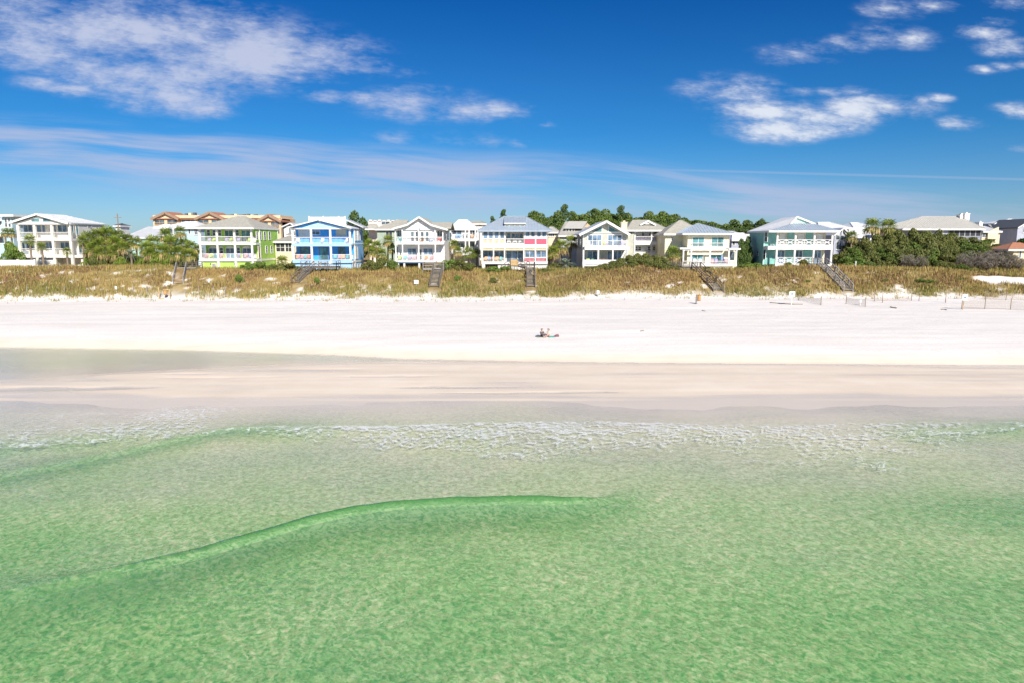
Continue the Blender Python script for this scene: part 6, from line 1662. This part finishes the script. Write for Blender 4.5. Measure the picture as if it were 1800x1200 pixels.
def sand_fence(pts, label, nets):
    P = [sand(a, b) for a, b, h in pts]
    o = thing('sand_fence', label, 'fence', P[0])
    for p, (a, b, h) in zip(P, pts): MB().tube([p + Vector((0, 0, -.3)), p + Vector((random.uniform(-.06, .06), 0, h))], [.055, .045], 6).build('post', PBARK, o)
    for i in nets:
        a, b = P[i], P[i + 1]; m = MB(); V = []; n = 8
        for k in range(n + 1):
            q = a.lerp(b, k / n); zt = (1 - k / n) * pts[i][2] + k / n * pts[i + 1][2]
            sg = .18 * math.sin(math.pi * k / n)
            z0 = gz(q.x, q.y)
            V += [(q.x, q.y, z0 + .02), (q.x, q.y + .02, z0 + zt * .82 - sg)]
        m.add(V, [(2 * k, 2 * k + 2, 2 * k + 3, 2 * k + 1) for k in range(n)]).build('netting', NET, o)
sand_fence([(1404, 529, 1.0), (1443, 537, 1.3), (1487, 535, 1.4), (1521, 540, 1.4), (1551, 533, 1.5)], 'sagging wire sand fence below the long stepped stair', [0, 2])
sand_fence([(1537, 530, 1.0), (1602, 529, 1.0), (1615, 530, .9), (1662, 533, 1.7)], 'broken sand fence at the foot of the open eastern dune', [0])
sand_fence([(1690, 544, 1.4), (1731, 544, 2.2), (1776, 545, 1.6), (1830, 548, 1.6)], 'taut sand fence at the east end beside the white notice sign', [0, 1, 2])
sand_fence([(1731, 526, 1.6), (1768, 528, 1.4), (1850, 530, 1.4)], 'back row sand fence beneath the bare sand blowout', [0, 1])
INK = paint('sign_ink', (.10, .14, .16)); SIGNW = paint('sign_white', (.82, .83, .82), var=.03)
def sign(px, py, h, w, bh, label, lean=0, postmat=None, mark=True):
    p = sand(px, py)
    o = thing('notice_sign', label, 'sign', p)
    MB().tube([p + Vector((0, 0, -.3)), p + Vector((lean, 0, h - bh * .3))], [.06, .055], 6).build('post', postmat or WHITE, o)
    x, y, z = p.x + lean, p.y - .08, p.z + h
    b = MB().prism([(x - w / 2, z - bh), (x + w / 2, z - bh), (x + w / 2, z), (x - w / 2, z)], y - .02, y + .02).build('board', SIGNW, o)
    if mark:
        MB().prism([(x - w * .20, z - bh * .62), (x + w * .18, z - bh * .62), (x + w * .18, z - bh * .32), (x - w * .06, z - bh * .36), (x - w * .20, z - bh * .30)], y - .026, y - .022).build('emblem', INK, b)
sign(1391, 537, 2.0, .82, .75, 'white notice sign on a white post at the east dune foot', 0)
sign(1692, 545, 2.1, .70, .78, 'white notice sign on a leaning brown post by the taut sand fence', .12, TWOOD)
sign(732, 503, .95, .72, .62, 'blank white board low in the grass beside the straight stair', 0, GWOOD, False)
sign(205, 514, .95, .30, .5, 'small white marker at the western dune foot', 0, WHITE, False)
sign(1051, 522, 1.0, .4, .6, 'small pale marker in the fringe below the sage house', 0, GWOOD, False)
sign(1512, 537, .8, .34, .4, 'small white marker beside the sagging wire fence', 0, WHITE, False)
# litter barrels
BARR = paint('wooden_barrel', (.55, .30, .11), var=.2, scale=4)
def barrel(o, c, r, h, lid=True):
    for k in range(14):
        a = 2 * math.pi * k / 14; q = []
        m = MB()
        for zz, rr in ((0, r * .9), (h * .5, r), (h, r * .92)):
            q.append([(c[0] + rr * math.cos(a + s), c[1] + rr * math.sin(a + s), c[2] + zz) for s in (-.205, .205)])
        v = [p for ring in q for p in ring]
        inner = [(c[0] + (p[0] - c[0]) * .88, c[1] + (p[1] - c[1]) * .88, p[2]) for p in v]
        m.add(v + inner, [(0, 1, 3, 2), (2, 3, 5, 4), (6, 8, 9, 7), (8, 10, 11, 9), (0, 2, 8, 6), (2, 4, 10, 8), (1, 7, 9, 3), (3, 9, 11, 5), (4, 5, 11, 10), (0, 6, 7, 1)])
        m.build('stave', BARR, o)
    for zz in (.12, .85):
        MB().tube([(c[0], c[1], c[2] + h * zz), (c[0], c[1], c[2] + h * zz + .04)], [r * .985, r * .985], 14).build('hoop', DWOOD, o)
p = sand(1226, 535)
o = thing('litter_barrel', 'tan litter barrel hung on a dark post on the white sand', 'bin', p)
MB().box(p.x - .28, p.x - .14, p.y - .07, p.y + .07, p.z - .4, p.z + 1.35).build('post', DWOOD, o)
MB().box(p.x - .6, p.x - .28, p.y - .03, p.y + .03, p.z + .95, p.z + 1.05).build('bracket', TWOOD, o)
barrel(o, (p.x + .2, p.y, p.z + .45), .27, .95)
p = sand(290, 526)
o = thing('litter_barrel', 'litter barrel slung between two tall wooden posts below the green house', 'bin', p)
for dx, h in ((-.9, 1.9), (.85, 1.6)): MB().box(p.x + dx - .06, p.x + dx + .06, p.y - .06, p.y + .06, p.z - .4, p.z + h).build('post', TWOOD, o)
MB().box(p.x - .2, p.x + .95, p.y - .04, p.y + .04, p.z + 1.42, p.z + 1.54).build('crossbar', TWOOD, o)
MB().box(p.x - .95, p.x - .1, p.y - .25, p.y - .1, p.z - .05, p.z + .12).build('ground_beam', TWOOD, o)
barrel(o, (p.x + .12, p.y, p.z + .62), .26, .8)
# drift timber on the sand
def drift(pts, r, label):
    P = [sand(a, b) + Vector((0, 0, r * .8)) for a, b in pts]
    o = MB().tube(P, [r * (.6 + .5 * math.sin(2.2 * i + 1) ** 2) for i in range(len(P))], 7).build('driftwood', PBARK, None, off=P[0])
    o.location = P[0]; o['label'] = label; o['category'] = 'driftwood'
drift([(1353, 533), (1366, 534), (1380, 535), (1395, 536), (1411, 536)], .07, 'long thin driftwood log lying beneath the white notice sign')
drift([(1565, 541), (1570, 542), (1576, 543)], .10, 'short driftwood piece on open sand by the eastern fences')
drift([(1654, 545), (1660, 545), (1664, 546)], .08, 'thin stick of driftwood west of the leaning sign')
drift([(1126, 583), (1132, 582.5)], .06, 'tiny driftwood scrap on the sand east of the seated couple')
drift([(1234, 547), (1240, 548)], .06, 'flat scrap of wood on the sand below the litter barrel')
# utility pole
X = px2X(210.5, 170); p0 = Vector((X, 170, gz(X, 170)))
o = thing('utility_pole', 'grey wooden utility pole behind the western palm clump', 'pole', p0)
zt = atY(900, 376, 170).z
MB().tube([p0 + Vector((0, 0, -.3)), (X, 170, zt)], [.16, .11], 8).build('shaft', PBARK, o)
MB().box(X - .9, X + .9, 169.9, 170.1, zt - 1.0, zt - .88).build('crossarm', PBARK, o)
for dx in (-.7, 0, .7): MB().tube([(X + dx, 170, zt - .88), (X + dx, 170, zt - .7)], [.05, .04], 6).build('insulator', GREYS, o)
# overhead wire in front of the ridge
for (a, b, c, e, Y) in ((960, 397, 1390, 401, 215),):
    pa, pb = atY(a, b, Y), atY(c, e, Y)
    w = MB().tube([pa.lerp(pb, i / 12) - Vector((0, 0, .5 * math.sin(math.pi * i / 12))) for i in range(13)], [.035] * 13, 5)
    oo = w.build('overhead_wire', SCREEN, None, off=pa); oo.location = pa; oo['label'] = 'thin overhead wire crossing in front of the wooded ridge'; oo['category'] = 'wire'
# small pale post at the thicket edge
p = atY(1504, 464, 119.5); zz = gz(p.x, 119.5)
o = MB().tube([(p.x, 119.5, zz - .2), (p.x, 119.5, zz + .3), (p.x + .02, 119.5, zz + 1.1), (p.x + .02, 119.5, zz + 1.25)], [.13, .13, .10, .03], 8).build('marker_post', WHITE, None, off=(p.x, 119.5, zz))
o.location = (p.x, 119.5, zz); o['label'] = 'short white marker post at the edge of the scrub thicket'; o['category'] = 'post'

# ------------------------------------------------------------------ the couple on the sand
SKIN = paint('skin', (.62, .40, .29), var=.06)
def skinned(name, chains, mat, parent, loc, rz, root_i=0, sub=2):
    """chains: lists of (x, y, z, r) that share points; grown into one surface"""
    idx, V, R, E = {}, [], [], []
    for ch in chains:
        last = None
        for x, y, z, r in ch:
            k = (round(x, 3), round(y, 3), round(z, 3))
            if k not in idx: idx[k] = len(V); V.append((x, y, z)); R.append(r)
            if last is not None and last != idx[k]: E.append((last, idx[k]))
            last = idx[k]
    me = bpy.data.meshes.new(name); me.from_pydata(V, E, [])
    o = link(name, me, mat, parent)
    md = o.modifiers.new('skin', 'SKIN'); md.use_smooth_shade = True
    for i, sv in enumerate(me.skin_vertices[0].data):
        sv.radius = (R[i], R[i]); sv.use_root = i == root_i
    s2 = o.modifiers.new('sub', 'SUBSURF'); s2.levels = sub; s2.render_levels = sub
    return o
def person(px, py, face, label, top, legs, hair, longhair):
    p = sand(px, py)
    root = thing('person', label, 'person', p, face)          # local -y is where the person faces
    hip = (0, .02, .13, .135)
    spine = [hip, (0, .03, .30, .125), (0, .02, .48, .135), (0, -.01, .575, .085), (0, -.03, .635, .052), (0, -.05, .70, .075), (0, -.06, .77, .088), (0, -.05, .84, .062)]
    ch = [spine]
    for s in (-1, 1):
        ch.append([hip, (s * .10, -.02, .12, .095), (s * .17, -.36, .33, .062), (s * .13, -.58, .08, .042), (s * .13, -.68, .045, .03), (s * .13, -.76, .035, .022)])
        sh = (s * .185, .0, .525, .055)
        wr = (s * .06, -.34, .36, .024)
        ch.append([(0, .02, .48, .135), sh, (s * .23, -.10, .33, .040), wr, (s * .045, -.385, .355, .022)])
        for j in range(5):                                   # fingers closing over the knee side
            a = (j - 2) * .011
            ch.append([(s * .045, -.385, .355, .022), (s * .045 + a, -.42 - (.004 if j in (1, 2, 3) else -.008), .345, .009), (s * .045 + a * 1.1, -.437 + (.012 if j == 0 else 0), .325, .008)])
    body = skinned('body', ch, SKIN, root, p, face)
    # face: nose, eyes, ears
    MB().add([(-.012, -.137, .775), (.012, -.137, .775), (0, -.160, .765), (0, -.138, .80)], [(0, 1, 2), (1, 3, 2), (3, 0, 2), (0, 3, 1)]).build('nose', SKIN, root, off=(0, 0, 0))
    for s in (-1, 1):
        MB().box(s * .033 - .011, s * .033 + .011, -.146, -.132, .787, .797).build('eye', SCREEN, root, off=(0, 0, 0))
        MB().box(s * .092 - .008, s * .092 + .008, -.065, -.03, .755, .80).build('ear', SKIN, root, off=(0, 0, 0))
    MB().box(-.022, .022, -.142, -.128, .733, .740).build('mouth', paint('lips', (.45, .16, .14)), root, off=(0, 0, 0))
    skinned('shirt', [[(0, .02, .16, .155), (0, .03, .30, .145), (0, .02, .48, .155), (0, .0, .555, .10)]] + [[(0, .02, .48, .155), (s * .19, .0, .522, .075), (s * .232, -.09, .34, .062), (s * .13, -.24, .345, .048)] for s in (-1, 1)], top, root, p, face)
    skinned('trousers', [[(s * .01, .02, .125, .15), (s * .10, -.02, .13, .112), (s * .17, -.36, .345, .080), (s * .135, -.545, .12, .058)] for s in (-1, 1)], legs, root, p, face)
    hr = [[(0, -.035, .80, .092), (0, -.02, .85, .07)], [(0, -.035, .80, .092), (0, .02, .76, .08)]]
    if longhair: hr[1] += [(0, .05, .66, .07), (.02, .06, .55, .05)]
    skinned('hair', hr, hair, root, p, face)
    return root
def checks(name, a, b, sc):
    m, g, bs = principled(name)
    tc = g.node('ShaderNodeTexCoord').outputs['Object']
    ck = g.node('ShaderNodeTexNoise'); ck.inputs['Scale'].default_value = sc; g.put(ck.inputs['Vector'], tc)
    g.put(bs.inputs['Base Color'], g.mix(g.ramp(ck.outputs['Fac'], .48, .54), a + (1,), b + (1,))); bs.inputs['Roughness'].default_value = .9
    return m
person(952.5, 592.3, math.radians(32), 'person in a dark patterned top sitting on the sand beside a companion', checks('patterned_cloth', (.05, .05, .07), (.20, .17, .15), 14), paint('bare_leg_shorts', (.12, .10, .11)), paint('brown_hair', (.12, .06, .035)), True)
person(964.0, 592.6, math.radians(-38), 'person in a pale top and dark jeans sitting on a teal towel', paint('pale_shirt', (.66, .58, .52)), paint('dark_jeans', (.05, .075, .13)), paint('dark_hair', (.045, .025, .022)), False)
def towel(px, py, w, d, c, label, name='beach_towel', rz=.2):
    p = sand(px, py); n = 10
    V = []; F = []
    for i in range(n + 1):
        for j in range(n + 1):
            x, y = (i / n - .5) * w, (j / n - .5) * d
            X_, Y_ = p.x + x * math.cos(rz) - y * math.sin(rz), p.y + x * math.sin(rz) + y * math.cos(rz)
            V.append((X_, Y_, gz(X_, Y_) + .035 + .02 * math.sin(i * 1.7 + j) + .015 * math.cos(j * 2.1)))
    F = [(i * (n + 1) + j, (i + 1) * (n + 1) + j, (i + 1) * (n + 1) + j + 1, i * (n + 1) + j + 1) for i in range(n) for j in range(n)]
    F.append([i * (n + 1) for i in range(n, -1, -1)][:0] or [0, n, (n + 1) ** 2 - 1])
    F.pop()
    m = MB().add(V, F)
    o = m.build(name, c, None, off=p); o.location = p; o['label'] = label; o['category'] = 'towel'
    md = o.modifiers.new('solid', 'SOLIDIFY'); md.thickness = .02
towel(969.0, 592.5, .75, .8, paint('teal_cloth', (.12, .40, .34)), 'teal beach towel under the person in jeans')
towel(950, 592.5, .9, .8, paint('dark_green_cloth', (.10, .17, .12)), 'dark green towel under the person in the patterned top')
def bag(px, py, s, c, label, straps=True):
    p = sand(px, py)
    o = thing('beach_bag', label, 'bag', p, random.uniform(-.5, .5))
    r = random.Random(px); V = []; F = []; nu, nv = 12, 7
    for j in range(nv + 1):
        t = j / nv
        for i in range(nu):
            a = 2 * math.pi * i / nu
            q = (1.0 - .35 * t ** 2) * (1 + r.uniform(-.08, .08)) if j < nv else .25
            V.append((s * q * math.cos(a), s * .62 * q * math.sin(a), s * .75 * t + r.uniform(-.02, .02) * (j > 0)))
    F = [(j * nu + i, j * nu + (i + 1) % nu, (j + 1) * nu + (i + 1) % nu, (j + 1) * nu + i) for j in range(nv) for i in range(nu)] + [[nv * nu + i for i in range(nu)]]
    MB().add(V, F).build('bag_body', c, o, off=(0, 0, 0))
    if straps: MB().tube([(-s * .5, -.1, s * .6), (-s * .3, -.25, s * .95), (s * .3, -.25, s * .95), (s * .5, -.1, s * .6)], [.02] * 4, 6).build('strap', DWOOD, o, off=(0, 0, 0))
bag(978.5, 592.2, .30, paint('plum_cloth', (.22, .08, .11)), 'plum coloured beach bag lying beside the seated couple')
bag(944.5, 592.6, .24, paint('slate_cloth', (.10, .12, .15)), 'dark slate bag on the sand beside the patterned top person', False)
